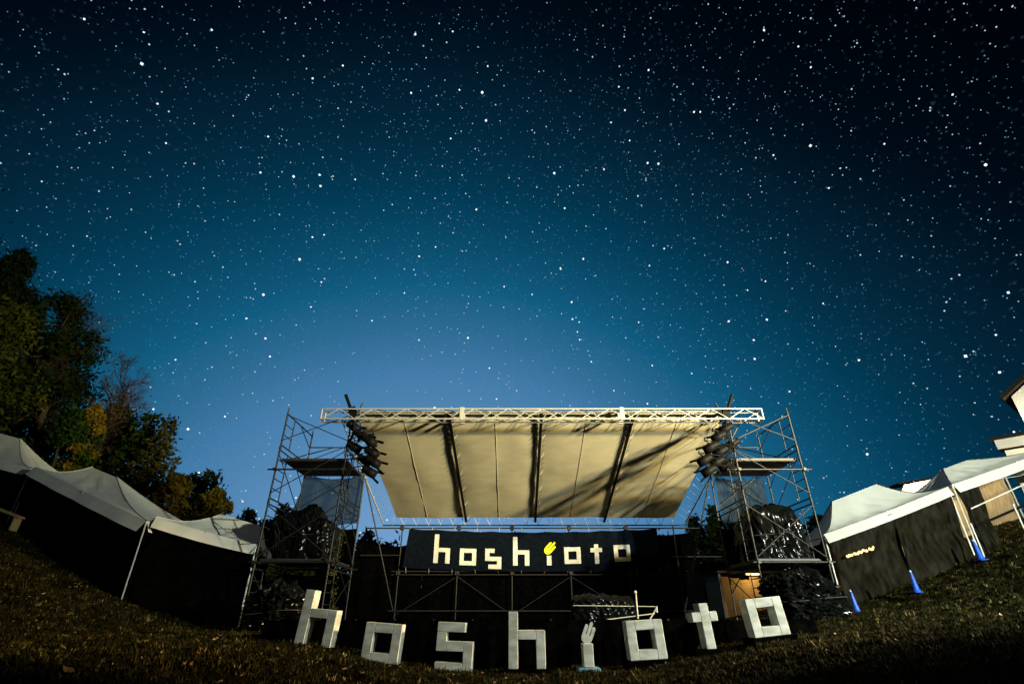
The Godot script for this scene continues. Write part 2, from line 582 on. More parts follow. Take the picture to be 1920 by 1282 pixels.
func tower(xo: float, xi: float, label: String):
	var s := signf(xi - xo)          # points from the outer to the inner side
	var t := thing("scaffold_tower", label, "scaffold", V((xo + xi) / 2, T((xo + xi) / 2), (F0 + F1) / 2), "scaffold towers beside the stage")
	var lev := [0.45, 2.02, 3.72, 5.28, 6.42]
	if xo > 0:
		lev[0] = 0.75
	for q in [[xo, F0], [xo, F1], [xi, F0], [xi, F1]]:
		var g := T(q[0], q[1])
		pipe(t, "base_jack", V(q[0], g - 0.05, q[1]), V(q[0], lev[0], q[1]), 0.018, M.steel)
		block(t, "base_plate", V(q[0], g + 0.03, q[1]), Vector3(0.16, 0.02, 0.16), M.steel)
		for i in 4:
			pipe(t, "post", V(q[0], lev[i], q[1]), V(q[0], lev[i + 1] - 0.012, q[1]), 0.027, M.steel)
			pipe(t, "coupler", V(q[0], lev[i] - 0.05, q[1]), V(q[0], lev[i] + 0.06, q[1]), 0.036, M.steel)
		pipe(t, "post_pin", V(q[0], lev[4], q[1]), V(q[0], lev[4] + 0.13, q[1]), 0.016, M.steel)
	# side frames: rails front to back, with an inner ladder
	for x in [xo, xi]:
		for i in 4:
			var a: float = lev[i]
			var b: float = lev[i + 1]
			var fm := F0 + 0.62
			for q in [[a + 0.10, 1.0], [b - 0.06, 1.0]]:
				pipe(t, "frame_rail", V(x, q[0], F0), V(x, q[0], F1), 0.021, M.steel)
			pipe(t, "ladder_side", V(x, a + 0.10, fm), V(x, b - 0.06, fm), 0.017, M.steel)
			var nr := 4 if i < 3 else 2
			for k in nr:
				var y := lerpf(a + 0.10, b - 0.06, (k + 1.0) / (nr + 1.0))
				pipe(t, "ladder_rung", V(x, y, F0), V(x, y, fm), 0.014, M.steel)
			pipe(t, "frame_strut", V(x, lerpf(a, b, 0.55), F1), V(x, b - 0.06, fm + 0.5), 0.014, M.steel)
	# cross braces on front and back faces
	for q in [[F0 - 0.04, 3, 1], [F1 + 0.04, 3, 0], [F0 - 0.04, 1, 1], [F1 + 0.04, 2, 1], [F1 + 0.04, 1, 1], [F0 - 0.04, 2, 0]]:
		var a: float = lev[q[1]] + 0.22
		var b: float = lev[q[1] + 1] - 0.1
		pipe(t, "cross_brace", V(xo, a, q[0]), V(xi, b, q[0]), 0.014, M.steel)
		if q[2]:
			pipe(t, "cross_brace", V(xo, b, q[0] + 0.035), V(xi, a, q[0] + 0.035), 0.014, M.steel)
	# ledger pipes that stick out
	pipe(t, "ledger", V(xo - s * 0.2, 4.62, F0 - 0.07), V(xi + s * 0.35, 4.62, F0 - 0.07), 0.025, M.steel)
	pipe(t, "ledger", V(xo - s * 0.15, 5.12, F1 + 0.08), V(xi + s * 0.25, 5.12, F1 + 0.08), 0.025, M.steel)
	pipe(t, "ledger", V(xo - s * 0.15, 2.12, F0 - 0.07), V(xi + s * 0.15, 2.12, F0 - 0.07), 0.025, M.steel)
	pipe(t, "ledger", V(xo - s * 0.15, 2.12, F1 + 0.08), V(xi + s * 0.15, 2.12, F1 + 0.08), 0.025, M.steel)
	for k in 4:
		pipe(t, "ledger_clamp", V(xo if k < 2 else xi, 4.62 if k % 2 else 2.12, F0 - 0.13), V(xo if k < 2 else xi, 4.62 if k % 2 else 2.12, F0 + 0.02), 0.045, M.steel)
	# handrails round the upper deck and a loose pipe leaning inside
	for y in [5.55, 5.95]:
		pipe(t, "handrail", V(xo, y, F1 - 0.03), V(xi, y, F1 - 0.03), 0.02, M.steel)
	pipe(t, "handrail", V(xo + s * 0.3, 5.0, F0 + 0.2), V(xo + s * 0.9, 5.9, F1 - 0.2), 0.018, M.steel)
	for i in 3:
		var a: float = lev[i] + 0.15
		var b: float = lev[i + 1] - 0.12
		pipe(t, "side_brace", V(xo - s * 0.03, a if i % 2 else b, F0), V(xo - s * 0.03, b if i % 2 else a, F1), 0.014, M.steel)
		pipe(t, "side_brace", V(xi + s * 0.03, b if i % 2 else a, F0), V(xi + s * 0.03, a if i % 2 else b, F1), 0.014, M.steel)
	# decks of hooked planks
	for y in [4.98, 2.2]:
		for k in 4:
			block(t, "plank", V((xo + xi) / 2, y, F0 + 0.38 + k * 0.50), Vector3(absf(xi - xo) - 0.08, 0.055, 0.46), M.dark_steel)
	pipe(t, "plank_lip", V(xo, 4.93, F0 + 0.13), V(xi, 4.93, F0 + 0.13), 0.02, M.steel)
	# dark sheet added for the blackness behind the lower storeys
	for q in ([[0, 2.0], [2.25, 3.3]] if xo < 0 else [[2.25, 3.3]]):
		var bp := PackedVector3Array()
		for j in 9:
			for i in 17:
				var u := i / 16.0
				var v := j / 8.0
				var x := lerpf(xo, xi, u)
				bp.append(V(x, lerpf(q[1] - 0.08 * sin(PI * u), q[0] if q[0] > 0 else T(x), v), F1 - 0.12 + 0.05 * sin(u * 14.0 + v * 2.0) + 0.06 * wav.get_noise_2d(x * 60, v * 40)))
		put(t, "added_dark_sheet", sheet(bp, 17, 9, t.position), M.black_cloth)
	# raking brace towards the back of the stage
	pipe(t, "raking_brace", V(xi + s * 0.05, 4.9, F1), V(xi + s * 1.15, 1.0, F1 + 1.2), 0.024, M.steel)
	# cables looped down the inner front post
	for k in 5:
		var pts := []
		var rad := []
		for i in 14:
			var v := i / 13.0
			pts.append(V(xi + s * (0.05 + 0.09 * sin(v * PI * (2.0 + k)) + 0.05 * k * sin(v * PI)), 6.2 - v * (1.3 + 0.5 * k), F0 - 0.07 - 0.05 * sin(v * 9.0 + k)))
			rad.append(0.011)
		put(t, "cable", tube(pts, rad, t.position, 5), M.lamp_black)
	# hoist head where the truss is tied to the tower
	var hd := V(xi + s * 0.02, 6.35, F0 - 0.02)
	block(t, "hoist", hd + Vector3(0, 0.05, 0), Vector3(0.22, 0.30, 0.2), M.lamp_black, Vector3(0, 0, 0.35 * s))
	pipe(t, "hoist_arm", hd + Vector3(-s * 0.30, 0.62, 0.05), hd + Vector3(s * 0.05, -0.1, 0.05), 0.05, M.lamp_black)
	pipe(t, "hoist_arm", hd + Vector3(s * 0.28, 0.35, 0.02), hd + Vector3(s * 0.02, -0.35, 0.05), 0.03, M.steel)

func hung_cloth(x0: float, x1: float, f: float, y0: float, y1: float, label: String, gather: float):
	var t := thing("mesh_sheet", label, "sheet", V((x0 + x1) / 2, y0, f))
	var pts := PackedVector3Array()
	for j in 13:
		for i in 25:
			var u := i / 24.0
			var v := j / 12.0
			var sag := 0.14 * sin(u * PI) * (1.0 - v)
			var x := lerpf(x0, x1, u) + gather * v * (1.0 - u) * (0.3 + 0.7 * v)
			var y := lerpf(y1, y0, v) - sag - 0.08 * v * sin(u * 4.0)
			pts.append(V(x, y, f + 0.05 * sin(u * 19.0 + v * 2.0) * (0.4 + 0.6 * v) + 0.05 * wav.get_noise_2d(u * 70, v * 50)))
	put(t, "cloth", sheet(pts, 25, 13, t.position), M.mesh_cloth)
	for k in 6:
		var x := lerpf(x0, x1, k / 5.0)
		pipe(t, "tie", V(x, y1 + 0.12, f), V(x, y1 - 0.14 * sin(k / 5.0 * PI) - 0.02, f), 0.008, M.dark_cord)

func towers():
	tower(L_OUT, L_IN, "grey pipe scaffold tower standing beside the pale tents under the dark trees")
	tower(R_OUT, R_IN, "grey pipe scaffold tower standing beside the brightly lit white tents and cones")
	hung_cloth(-6.98, -4.98, F1 + 0.16, 3.45, 5.06, "dark mesh sheet, sky blue put into its colour, hung in the scaffold tower beside the trees", -0.4)
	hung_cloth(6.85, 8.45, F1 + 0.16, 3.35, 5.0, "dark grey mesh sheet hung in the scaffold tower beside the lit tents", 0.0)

# ------------------------------------------------------------------ roof: truss and canopy
const CX := 0.86
func roof():
	var yt := 6.42
	var x0 := -5.8
	var x1 := 7.62
	var ff := F0 - 0.28
	var fb := F0 + 0.05
	var yb := yt - 0.32
	var t := thing("box_truss", "long white aluminium box truss across the front of the stage roof", "truss", V(CX, yb, F0))
	for q in [[yt, ff], [yb, ff], [yt, fb], [yb, fb]]:
		pipe(t, "chord", V(x0, q[0], q[1]), V(x1, q[0], q[1]), 0.022, M.alu)
	var n := 26
	var dx := (x1 - x0) / n
	for i in n:
		var a := x0 + i * dx
		var up := i % 2 == 0
		pipe(t, "lattice_bar", V(a, yb if up else yt, ff), V(a + dx, yt if up else yb, ff), 0.0125, M.alu)
		pipe(t, "lattice_bar", V(a, yt if up else yb, fb), V(a + dx, yb if up else yt, fb), 0.0125, M.alu)
		pipe(t, "lattice_bar", V(a, yb, ff if up else fb), V(a + dx, yb, fb if up else ff), 0.0125, M.alu)
		if i % 2:
			pipe(t, "lattice_bar", V(a, yt, ff), V(a + dx, yt, fb), 0.0125, M.alu)
	for x in [x0, x1]:
		for q in [[yt, ff, yb, ff], [yt, fb, yb, fb], [yt, ff, yt, fb], [yb, ff, yb, fb]]:
			pipe(t, "end_bar", V(x, q[0], q[1]), V(x, q[2], q[3]), 0.026, M.alu)
	for x in [-1.52, 3.35]:
		for f in [ff, fb]:
			block(t, "joint_plate", V(x, (yt + yb) / 2, f), Vector3(0.13, 0.40, 0.06), M.alu)
	# canopy
	var c := thing("stage_canopy", "large sloping cream canvas canopy roof over the stage", "canopy", V(CX, 4.4, 18.4))
	var front := [-4.88, 6.72]
	var back := [-4.7, 6.6]
	var yf := 6.44
	var yk := 4.42
	var fk := 21.7
	var fr := F0 + 0.18
	for k in 4:
		var pts := PackedVector3Array()
		for j in 17:
			for i in 13:
				var u := (k + i / 12.0) / 4.0
				var v := j / 16.0
				var sag := 0.05 * sin(PI * i / 12.0) * (0.4 + 0.6 * sin(PI * v))
				pts.append(V(lerpf(lerpf(front[0], front[1], u), lerpf(back[0], back[1], u), v), lerpf(yf, yk, v) - sag + 0.036 * wav.get_noise_2d(u * 150, v * 70) + 0.013 * wav.get_noise_2d(u * 420 + v * 90, v * 260) + (0.10 * (1.0 - v / 0.03) if v < 0.03 else 0.0), lerpf(fr, fk, v)))
		put(c, "canvas_panel", sheet(pts, 13, 17, c.position), M.canvas)
		# the welded seam along the middle of the panel
		var um := (k + 0.5) / 4.0
		var xs := lerpf(front[0], front[1], um)
		var sp := []
		var sr := []
		for j in range(1, 17):
			var v := j / 16.0
			sp.append(V(xs, lerpf(yf, yk, v) - 0.05 * (0.4 + 0.6 * sin(PI * v)) + 0.036 * wav.get_noise_2d(um * 150, v * 70) + 0.013 * wav.get_noise_2d(um * 420 + v * 90, v * 260) - 0.006, lerpf(fr, fk, v)))
			sr.append(0.006)
		put(c, "seam", tube(sp, sr, c.position, 5), M.cord)
	for k in [1, 2, 3]:
		var u: float = k / 4.0
		var xf := lerpf(front[0], front[1], u)
		var xb := lerpf(back[0], back[1], u)
		var a := V(xf, yf - 0.03, fr - 0.1)
		var b := V(xb, yk - 0.145, fk + 0.25)
		var bm := put(c, "beam", bevel_box(Vector3(0.10, 0.06, a.distance_to(b)), 0.02), M.beam_black, Transform3D(Basis.looking_at(b - a), (a + b) / 2 - c.position))
		for i in 26:
			var v := (i + 0.5) / 26.0
			var p := a.lerp(b, v)
			pipe(c, "lacing", p + Vector3(0.07, -0.05, 0), p + Vector3(0.17, 0.06, 0.05), 0.007, M.cord if i % 4 == 0 else M.dark_cord)
			pipe(c, "lacing", p + Vector3(-0.07, -0.05, 0), p + Vector3(-0.18, 0.06, 0.06), 0.007, M.dark_cord)
	# edge pipes and the ropes that stretch the side hems
	for s in [-1.0, 1.0]:
		var xe: float = front[0] - 0.42 if s < 0 else front[1] + 0.42
		var xh: float = front[0] if s < 0 else front[1]
		pipe(c, "edge_pipe", V(xe, yf - 0.22, fr), V(xe, yk - 0.16, fk + 0.3), 0.028, M.alu)
		for i in 15:
			var v := (i + 0.3) / 15.0
			pipe(c, "side_lacing", V(xh, lerpf(yf, yk, v), lerpf(fr, fk, v)), V(xe, lerpf(yf - 0.22, yk - 0.16, v + 0.02), lerpf(fr, fk + 0.3, v + 0.02)), 0.007, M.cord)
	pipe(c, "back_pipe", V(-5.3, yk - 0.26, fk + 0.32), V(7.2, yk - 0.26, fk + 0.32), 0.028, M.steel)
	for i in 46:
		var x := -4.8 + i * 0.25
		pipe(c, "hem_lacing", V(x, yk, fk), V(x + (0.13 if i % 2 else -0.11), yk - 0.25, fk + 0.31), 0.009, M.cord)
	pipe(c, "front_pipe", V(-4.9, yf - 0.03, fr - 0.06), V(6.75, yf - 0.03, fr - 0.06), 0.022, M.alu)

# ------------------------------------------------------------------ back of the stage: scaffold, sheet, banner
func backdrop():
	var fb := 21.9
	var t := thing("back_scaffold", "pipe scaffold wall behind the stage that carries the wide dark banner", "scaffold", V(CX, 0.7, fb))
	var xs := [-4.45, -2.15, 0.0, 2.3, 4.6, 6.55]
	for x in xs:
		pipe(t, "post", V(x, 0.1, fb), V(x, 4.12, fb), 0.027, M.shaded_steel)
		if x != 2.3:
			pipe(t, "rear_post", V(x + 0.12, 0.2, fb + 1.2), V(x + 0.12, 4.1, fb + 1.2), 0.025, M.shaded_steel)
	for q in [[4.02, -5.9, 7.6], [2.42, -4.7, 6.9], [2.30, -4.7, 6.9], [1.05, -4.7, 6.9], [3.0, -6.0, -4.4], [2.95, 6.3, 8.3]]:
		pipe(t, "rail", V(q[1], q[0], fb - 0.06), V(q[2], q[0], fb - 0.06), 0.026, M.shaded_steel)
	for i in xs.size() - 1:
		pipe(t, "diagonal_brace", V(xs[i], 2.25 if i % 2 else 0.9, fb + 0.06), V(xs[i + 1], 0.9 if i % 2 else 2.25, fb + 0.06), 0.014, M.shaded_steel)
	for x in xs.slice(0, 5):
		for y in [4.02, 2.36]:
			var cl := put(t, "clamp", bevel_box(Vector3(0.17, 0.17, 0.12), 0.03), M.shaded_steel, Transform3D(Basis.IDENTITY, V(x, y, fb - 0.1) - t.position))
			for k in 4:
				var bolt := put(cl, "bolt", CYL, M.dark_steel, Transform3D(Basis.from_euler(Vector3(PI / 2, 0, 0)) * Basis.from_scale(Vector3(0.018, 0.03, 0.018)), Vector3(-0.045 + 0.09 * (k % 2), -0.045 + 0.09 * int(k / 2), 0.07)))
	# black sheets that close the back and the sides of the stage
	var sh := thing("backing_sheet", "black sheets closing the back of the stage below the banner", "sheet", V(CX, 0.6, fb + 0.3))
	for k in 5:
		var pts := PackedVector3Array()
		for j in 11:
			for i in 21:
				var x := -6.3 + 2.75 * (k + i / 20.0)
				var v := j / 10.0
				var top := 3.62 - 0.28 * sin(PI * i / 20.0) if k == 0 else 3.9 - 0.1 * sin(PI * i / 20.0)
				pts.append(V(x, lerpf(top, 0.35, v), fb + 0.25 + 0.06 * sin(x * 7.0 + 2.0 * sin(v * 3.0)) * (0.3 + v) + 0.12 * wav.get_noise_2d(x * 45, v * 45)))
		put(sh, "cloth", sheet(pts, 21, 11, sh.position), M.black_cloth)
	# the banner
	var b := thing("stage_banner", "wide dark navy cloth banner reading hoshioto with a yellow emblem", "banner", V(CX, 2.4, fb - 0.3))
	var bx0 := -4.25
	var bx1 := 5.85
	var bf := fb - 0.22
	var sagf := func(x: float) -> float:
		var u: float = (x - (bx0 + bx1) / 2) / ((bx1 - bx0) / 2)
		return 0.14 * u * u
	var bulge := func(x: float, v: float) -> float:
		return 0.03 * sin(x * 2.9) * (1.0 - v * 0.6) + 0.025 * wav.get_noise_2d(x * 50, v * 60)
	var pts2 := PackedVector3Array()
	for j in 13:
		for i in 81:
			var x := lerpf(bx0 + 0.12, bx1 - 0.03, i / 80.0)
			var v := j / 12.0
			x += lerpf(0, -0.14, v) * (1.0 - i / 80.0)
			var scal := 0.03 * absf(sin(i / 80.0 * PI * 9.0)) * (1.0 - v)
			pts2.append(V(x, lerpf(3.86, 2.40, v) + sagf.call(x) - scal, bf + bulge.call(x, v)))
	put(b, "cloth", sheet(pts2, 81, 13, b.position), M.banner_cloth)
	for k in 12:
		var x := lerpf(bx0 + 0.14, bx1 - 0.05, k / 11.0)
		pipe(b, "tie", V(x, 3.84 + sagf.call(x), bf), V(x, 4.03, fb - 0.08), 0.008, M.cord)
		pipe(b, "tie", V(x - 0.03, 2.42 + sagf.call(x), bf), V(x - 0.03, 2.36, fb - 0.08), 0.008, M.cord)
	# lettering: strokes of pale cloth sewn on, units of about 0.16 m
	var u := 0.162
	var word := [["h", 812.0, 1055.0], ["o", 861.0, 1059.0], ["s", 909.0, 1066.0], ["h", 962.0, 1060.0], ["i", 1022.0, 1060.0], ["o", 1059.0, 1057.0], ["t", 1109.0, 1057.0], ["o", 1153.0, 1053.0]]
	for w in word:
		var at := P(w[1], w[2], bf - 0.02)
		var tilt: float = (sagf.call(at.x + 0.35) - sagf.call(at.x - 0.1)) / 0.45
		for q in glyph(w[0], true):
			var c := Vector3(at.x + (q[0] + q[2] / 2) * u, at.y + (q[1] + q[3] / 2) * u, 0)
			c.y += tilt * (q[0] + q[2] / 2) * u
			var g := PackedVector3Array()
			for j in 5:
				for i in 5:
					var xx: float = c.x + (i / 4.0 - 0.5) * q[2] * u
					var yy: float = c.y + (j / 4.0 - 0.5) * q[3] * u + tilt * (i / 4.0 - 0.5) * q[2] * u
					g.append(V(xx, yy, bf - 0.012 + bulge.call(xx, (3.86 - yy) / 1.46)))
			put(b, "letter_stroke", sheet(g, 5, 5, b.position), M.letter_cloth)
	var e := P(1028, 1031, bf - 0.035)
	put(b, "emblem", slab(emblem_outline(0.15), 0.012), M.yellow_cloth, Transform3D(Basis(Vector3.BACK, -0.78), e - b.position))

# strokes of a letter: x, y, width, height in stroke units
func glyph(ch: String, flat := false) -> Array:
	match ch:
		"h":
			return [[0, 0, 1.1, 6.5], [1.1, 2.5, 1.75, 0.95], [2.85, 0, 1.1, 3.45]] if flat else [[0, 0, 1.05, 5.4], [1.05, 2.7, 1.95, 0.9], [3.0, 0, 1.0, 3.6]]
		"o":
			return [[0, 0, 1.0, 3.75], [1.0, 2.8, 2.0, 0.95], [1.0, 0, 2.0, 0.95], [3.0, 0, 1.0, 3.75]]
		"s":
			return [[0, 3.55, 2.3, 0.95], [0, 1.75, 1.05, 1.8], [1.05, 1.75, 1.85, 0.95], [2.9, 0, 1.05, 2.7], [0.8, 0, 2.1, 0.95]] if flat else [[0, 3.75, 3.05, 0.95], [0, 1.95, 1.1, 1.8], [1.1, 1.95, 1.85, 0.95], [2.95, 0, 1.05, 2.9], [0, 0, 2.95, 0.95]]
		"i":
			return [[0.5, 0, 1.1, 2.2]]
		"t":
			return [[0.95, 0, 1.0, 4.4], [0, 2.6, 0.95, 0.95], [1.95, 2.6, 0.85, 0.95]]
	return []

# a rounded palm with three fingers
func emblem_outline(s: float) -> PackedVector2Array:
	var o := PackedVector2Array()
	for k in 13:
		var a := PI + PI * k / 12.0
		o.append(Vector2(cos(a) * 1.0, sin(a) * 1.15) * s)
	for q in [[0.72, 1.75], [0.0, 2.4], [-0.72, 1.7]]:
		o.append(Vector2(q[0] + 0.28, 0.35) * s)
		for k in 5:
			var a := PI * k / 4.0
			o.append(Vector2(q[0] + 0.28 * cos(a), q[1] + 0.28 * sin(a)) * s)
		o.append(Vector2(q[0] - 0.28, 0.35) * s)
	return o

# ------------------------------------------------------------------ freestanding letters
func sign_letters():
	var u := 0.150
	var fl := 9.75
	var d := 0.30
	var list := [
		["h", 590.0, 1207.0, -4.5, "white box letter h beside the scaffold tower under the trees", 0.0],
		["o", 713.0, 1239.0, -4.0, "white box letter o between the letter h and the letter s", 0.0],
		["s", 850.0, 1262.0, -2.0, "white box letter s standing straight in the grass", 0.0],
		["h", 988.0, 1253.0, 0.0, "tall white box letter h between the letter s and the letter i", 0.05],
		["i", 1103.0, 1250.0, 0.3, "white box letter i topped by a three fingered hand on blue base", 0.10],
		["o", 1214.0, 1236.0, 3.0, "white box letter o on a dark plinth beside the letter i", 0.12],
		["t", 1329.0, 1216.0, 3.5, "white box letter t shaped like a cross on a dark plinth", 0.10],
		["o", 1443.0, 1192.0, 5.5, "white box letter o beside the crumpled black plastic pile", 0.12]]
	for q in list:
		var base := P(q[1], q[2], fl)
		if q[5] == 0.0:
			base.y = maxf(T(base.x, fl) - 0.02, base.y - 0.03)
		var t := thing("sign_letter", q[4], "letter", base)
		t.rotation = Vector3(0, 0, deg_to_rad(q[3]))
		var strokes := glyph(q[0])
		var w := 4.0
		if q[0] == "i":
			w = 2.1
		elif q[0] == "t":
			w = 2.8
		for s in strokes:
			put(t, "board", bevel_box(Vector3(s[2] * u - 0.002, s[3] * u - 0.002, d), 0.006), M.board_white, Transform3D(Basis.IDENTITY, Vector3((s[0] + s[2] / 2 - w / 2) * u, (s[1] + s[3] / 2) * u, 0)))
		if q[0] == "i":
			put(t, "hand_emblem", slab(emblem_outline(0.088), 0.06), M.board_white, Transform3D(Basis(Vector3.BACK, -0.42), Vector3(0.0, 2.2 * u + 0.09, 0.10)))
			for k in 1:
				put(t, "base_crate", bevel_box(Vector3(0.36, 0.16, 0.30), 0.015), M.blue_crate, Transform3D(Basis.IDENTITY, Vector3(0, -0.082, 0)))
		elif q[5] > 0:
			put(t, "plinth", bevel_box(Vector3(w * u + 0.16, q[5] + 0.1, d + 0.12), 0.01), M.black_cloth, Transform3D(Basis.IDENTITY, Vector3(0, -(q[5] + 0.1) / 2 - 0.002, 0)))

# ------------------------------------------------------------------ stage lamps
func stage_lamp(at: Vector3, aim: Vector3, label: String, group: String, sc: float, post: Vector3):
	var t := thing("stage_light", label, "stage light", at, group)
	var y := aim.normalized()
	var x := y.cross(Vector3.UP).normalized()
	var z := x.cross(y)
	var b := Basis(x, y, z)
	var r := 0.115 * sc
	var l := 0.40 * sc
	var prof := [[0.0, -0.5], [0.55, -0.5], [0.75, -0.44], [0.82, -0.15], [0.98, -0.1], [1.0, 0.5], [0.93, 0.5], [0.9, 0.1]]
	var pts := PackedVector3Array()
	for p in prof:
		for k in 15:
			var a := TAU * k / 14
			pts.append(b * Vector3(cos(a) * p[0] * r, p[1] * l, sin(a) * p[0] * r))
	put(t, "housing", sheet(pts, 15, prof.size()), M.lamp_black)
	var ln := put(t, "lens", CYL, M.lens, Transform3D(b * Basis.from_scale(Vector3(r * 0.9, 0.02, r * 0.9)), y * l * 0.12))
	var yk := []
	var yr := []
	for k in 9:
		var a := PI * k / 8.0
		yk.append(b * Vector3(cos(a) * r * 1.18, 0, sin(a) * r * 1.9))
		yr.append(0.012)
	put(t, "yoke", tube(yk, yr, Vector3.ZERO, 5), M.lamp_black)
	var top := b * Vector3(0, 0, r * 1.9)
	put(t, "clamp", bevel_box(Vector3(0.08, 0.1, 0.07), 0.012), M.steel, Transform3D(Basis.IDENTITY, top))
	pipe(t, "arm", at + top, post, 0.016, M.lamp_black)
	for s in [-1.0, 1.0]:
		put(t, "barn_door", bevel_box(Vector3(r * 1.7, 0.16 * sc, 0.008), 0.002), M.lamp_black, Transform3D(b * Basis.from_euler(Vector3(0.25 * s, 0, 0)), y * (l * 0.5 + 0.07 * sc) + z * s * r * 1.02))

func stage_lamps():
	var ll := [[663, 800, 0.2], [678, 816, 0.0], [692, 826, -0.1], [664, 838, 0.2], [697, 848, 0.0], [683, 862, 0.15], [700, 866, -0.05], [692, 884, 0.0]]
	var rank := ["topmost", "second highest", "third highest", "fourth highest", "fifth highest", "sixth highest", "seventh highest", "eighth highest", "lowest"]
	for q in ll:
		var no: int = ll.find(q)
		var at := P(q[0], q[1], 14.85 + q[2])
		stage_lamp(at, Vector3(0.85, -0.42, -0.35), rank[no if no < 7 else 8] + " black stage light on the scaffold tower standing under the trees", "stage lights on the tower beside the trees", 1.15, V(L_IN, at.y + 0.12, F0))
	var rl := [[1362, 803, 0.1], [1348, 818, 0.0], [1333, 838, -0.1], [1374, 832, 0.25], [1352, 846, 0.1], [1322, 862, -0.1], [1345, 866, 0.1], [1362, 872, 0.2], [1330, 882, 0.0]]
	for q in rl:
		var no: int = rl.find(q)
		var at := P(q[0], q[1], 14.85 + q[2])
		stage_lamp(at, Vector3(-0.85, -0.42, -0.35), rank[no] + " black stage light on the scaffold tower beside the lit tents", "stage lights on the tower beside the lit tents", 1.15, V(R_IN, at.y + 0.12, F0))

# ------------------------------------------------------------------ gear wrapped in black plastic
func wrapped(c: Vector3, size: Vector3, sd: int, label: String, crumpled: bool):
	var t := thing("wrapped_gear", label, "wrapped gear", c)
	var n := FastNoiseLite.new()
	n.seed = sd
	n.noise_type = FastNoiseLite.TYPE_SIMPLEX
	n.fractal_type = FastNoiseLite.FRACTAL_RIDGED
	n.frequency = 1.0
	n.fractal_octaves = 3
	var pts := PackedVector3Array()
	var w := 77 if crumpled else 161
	var h := 35 if crumpled else 49
	for j in h:
		for i in w:
			var a := TAU * (i % (w - 1)) / (w - 1)
			var v := j / (h - 1.0)
			var cy := 1.0 if v > 0.35 else sqrt(maxf(0.0, 1.0 - pow((0.35 - v) / 0.35, 2.2)))
			var sq := pow(pow(absf(cos(a)), 5.0) + pow(absf(sin(a)), 5.0), -0.2)
			var p := Vector3(cos(a) * sq * cy * size.x / 2, (1.0 - v) * size.y, sin(a) * sq * cy * size.z / 2)
			var big := wav.get_noise_3d(p.x * 20.0 + sd * 9, p.y * 14.0, p.z * 20.0)
			var k := big * 0.20
			if crumpled:
				var ii := i % (w - 1)
				k += 0.12 * n.get_noise_3d(ii * 0.31, j * 0.37, sd) + 0.05 * n.get_noise_3d(ii * 0.9 + 40, j * 1.1, sd)
				p.y += 0.03 * n.get_noise_3d(ii * 0.7, j * 0.6 + 30, sd) * cy
			else:
				var ph := 1.6 * sin(v * 2.6 + sd) + 1.2 * big
				k += 0.075 * absf(sin(a * 6.0 + ph)) * (0.35 + 0.65 * v) + 0.04 * absf(sin(a * 15.0 - 2.0 * ph + v * 3.0)) + 0.03 * absf(sin(v * 17.0 + 4.0 * sin(a * 3.0) + 6.0 * big)) * sin(PI * v)
			var out := Vector3(cos(a) * cy, 0.5 * (1.0 - cy), sin(a) * cy)
			p += out * k
			p.y = maxf(p.y * (1.0 + 0.25 * big), 0.0)
			pts.append(p)
	if crumpled:
		var st := SurfaceTool.new()
		st.begin(Mesh.PRIMITIVE_TRIANGLES)
		st.set_smooth_group(-1)
		for j in h - 1:
			for i in w - 1:
				var a := j * w + i
				var tri := [a, a + 1, a + w, a + 1, a + w + 1, a + w] if (i * 7 + j * 3) % 2 else [a, a + 1, a + w + 1, a, a + w + 1, a + w]
				for q in tri:
					st.add_vertex(pts[q])
		st.generate_normals()
		put(t, "plastic_wrap", st.commit(), M.plastic)
	else:
		put(t, "plastic_wrap", sheet(pts, w, h), M.plastic)
	# the cord tied round it
	var cp := []
	var cr := []
	for i in 41:
		var a := TAU * i / 40.0
		var sq := pow(pow(absf(cos(a)), 5.0) + pow(absf(sin(a)), 5.0), -0.2)
		cp.append(Vector3(cos(a) * sq * (size.x / 2 + 0.09), size.y * 0.45 + 0.05 * sin(a * 2.0), sin(a) * sq * (size.z / 2 + 0.09)))
		cr.append(0.012)
	put(t, "cord", tube(cp, cr, Vector3.ZERO, 5), M.dark_cord)

func wrapped_piles():
	wrapped(V(-6.0, 2.23, 16.0), Vector3(1.5, 1.35, 1.3), 3, "black plastic wrapped gear on the deck of the tower beside the trees", false)
	wrapped(V(-5.75, T(-5.75) - 0.02, 14.1), Vector3(1.2, 1.0, 1.0), 8, "black plastic wrapped pile on the ground beside the first letter h", true)
	wrapped(V(7.6, 2.23, 16.0), Vector3(1.45, 1.5, 1.3), 13, "black plastic wrapped gear on the deck of the tower beside the lit tents", false)
	wrapped(V(7.15, T(7.15) - 0.04, 14.0), Vector3(1.5, 1.15, 1.1), 21, "crumpled black plastic wrapped pile on the ground beside the last letter o", true)
	wrapped(V(2.75, 0.72, 17.5), Vector3(1.6, 0.75, 1.0), 34, "black plastic wrapped gear on the stage deck below the banner", false)

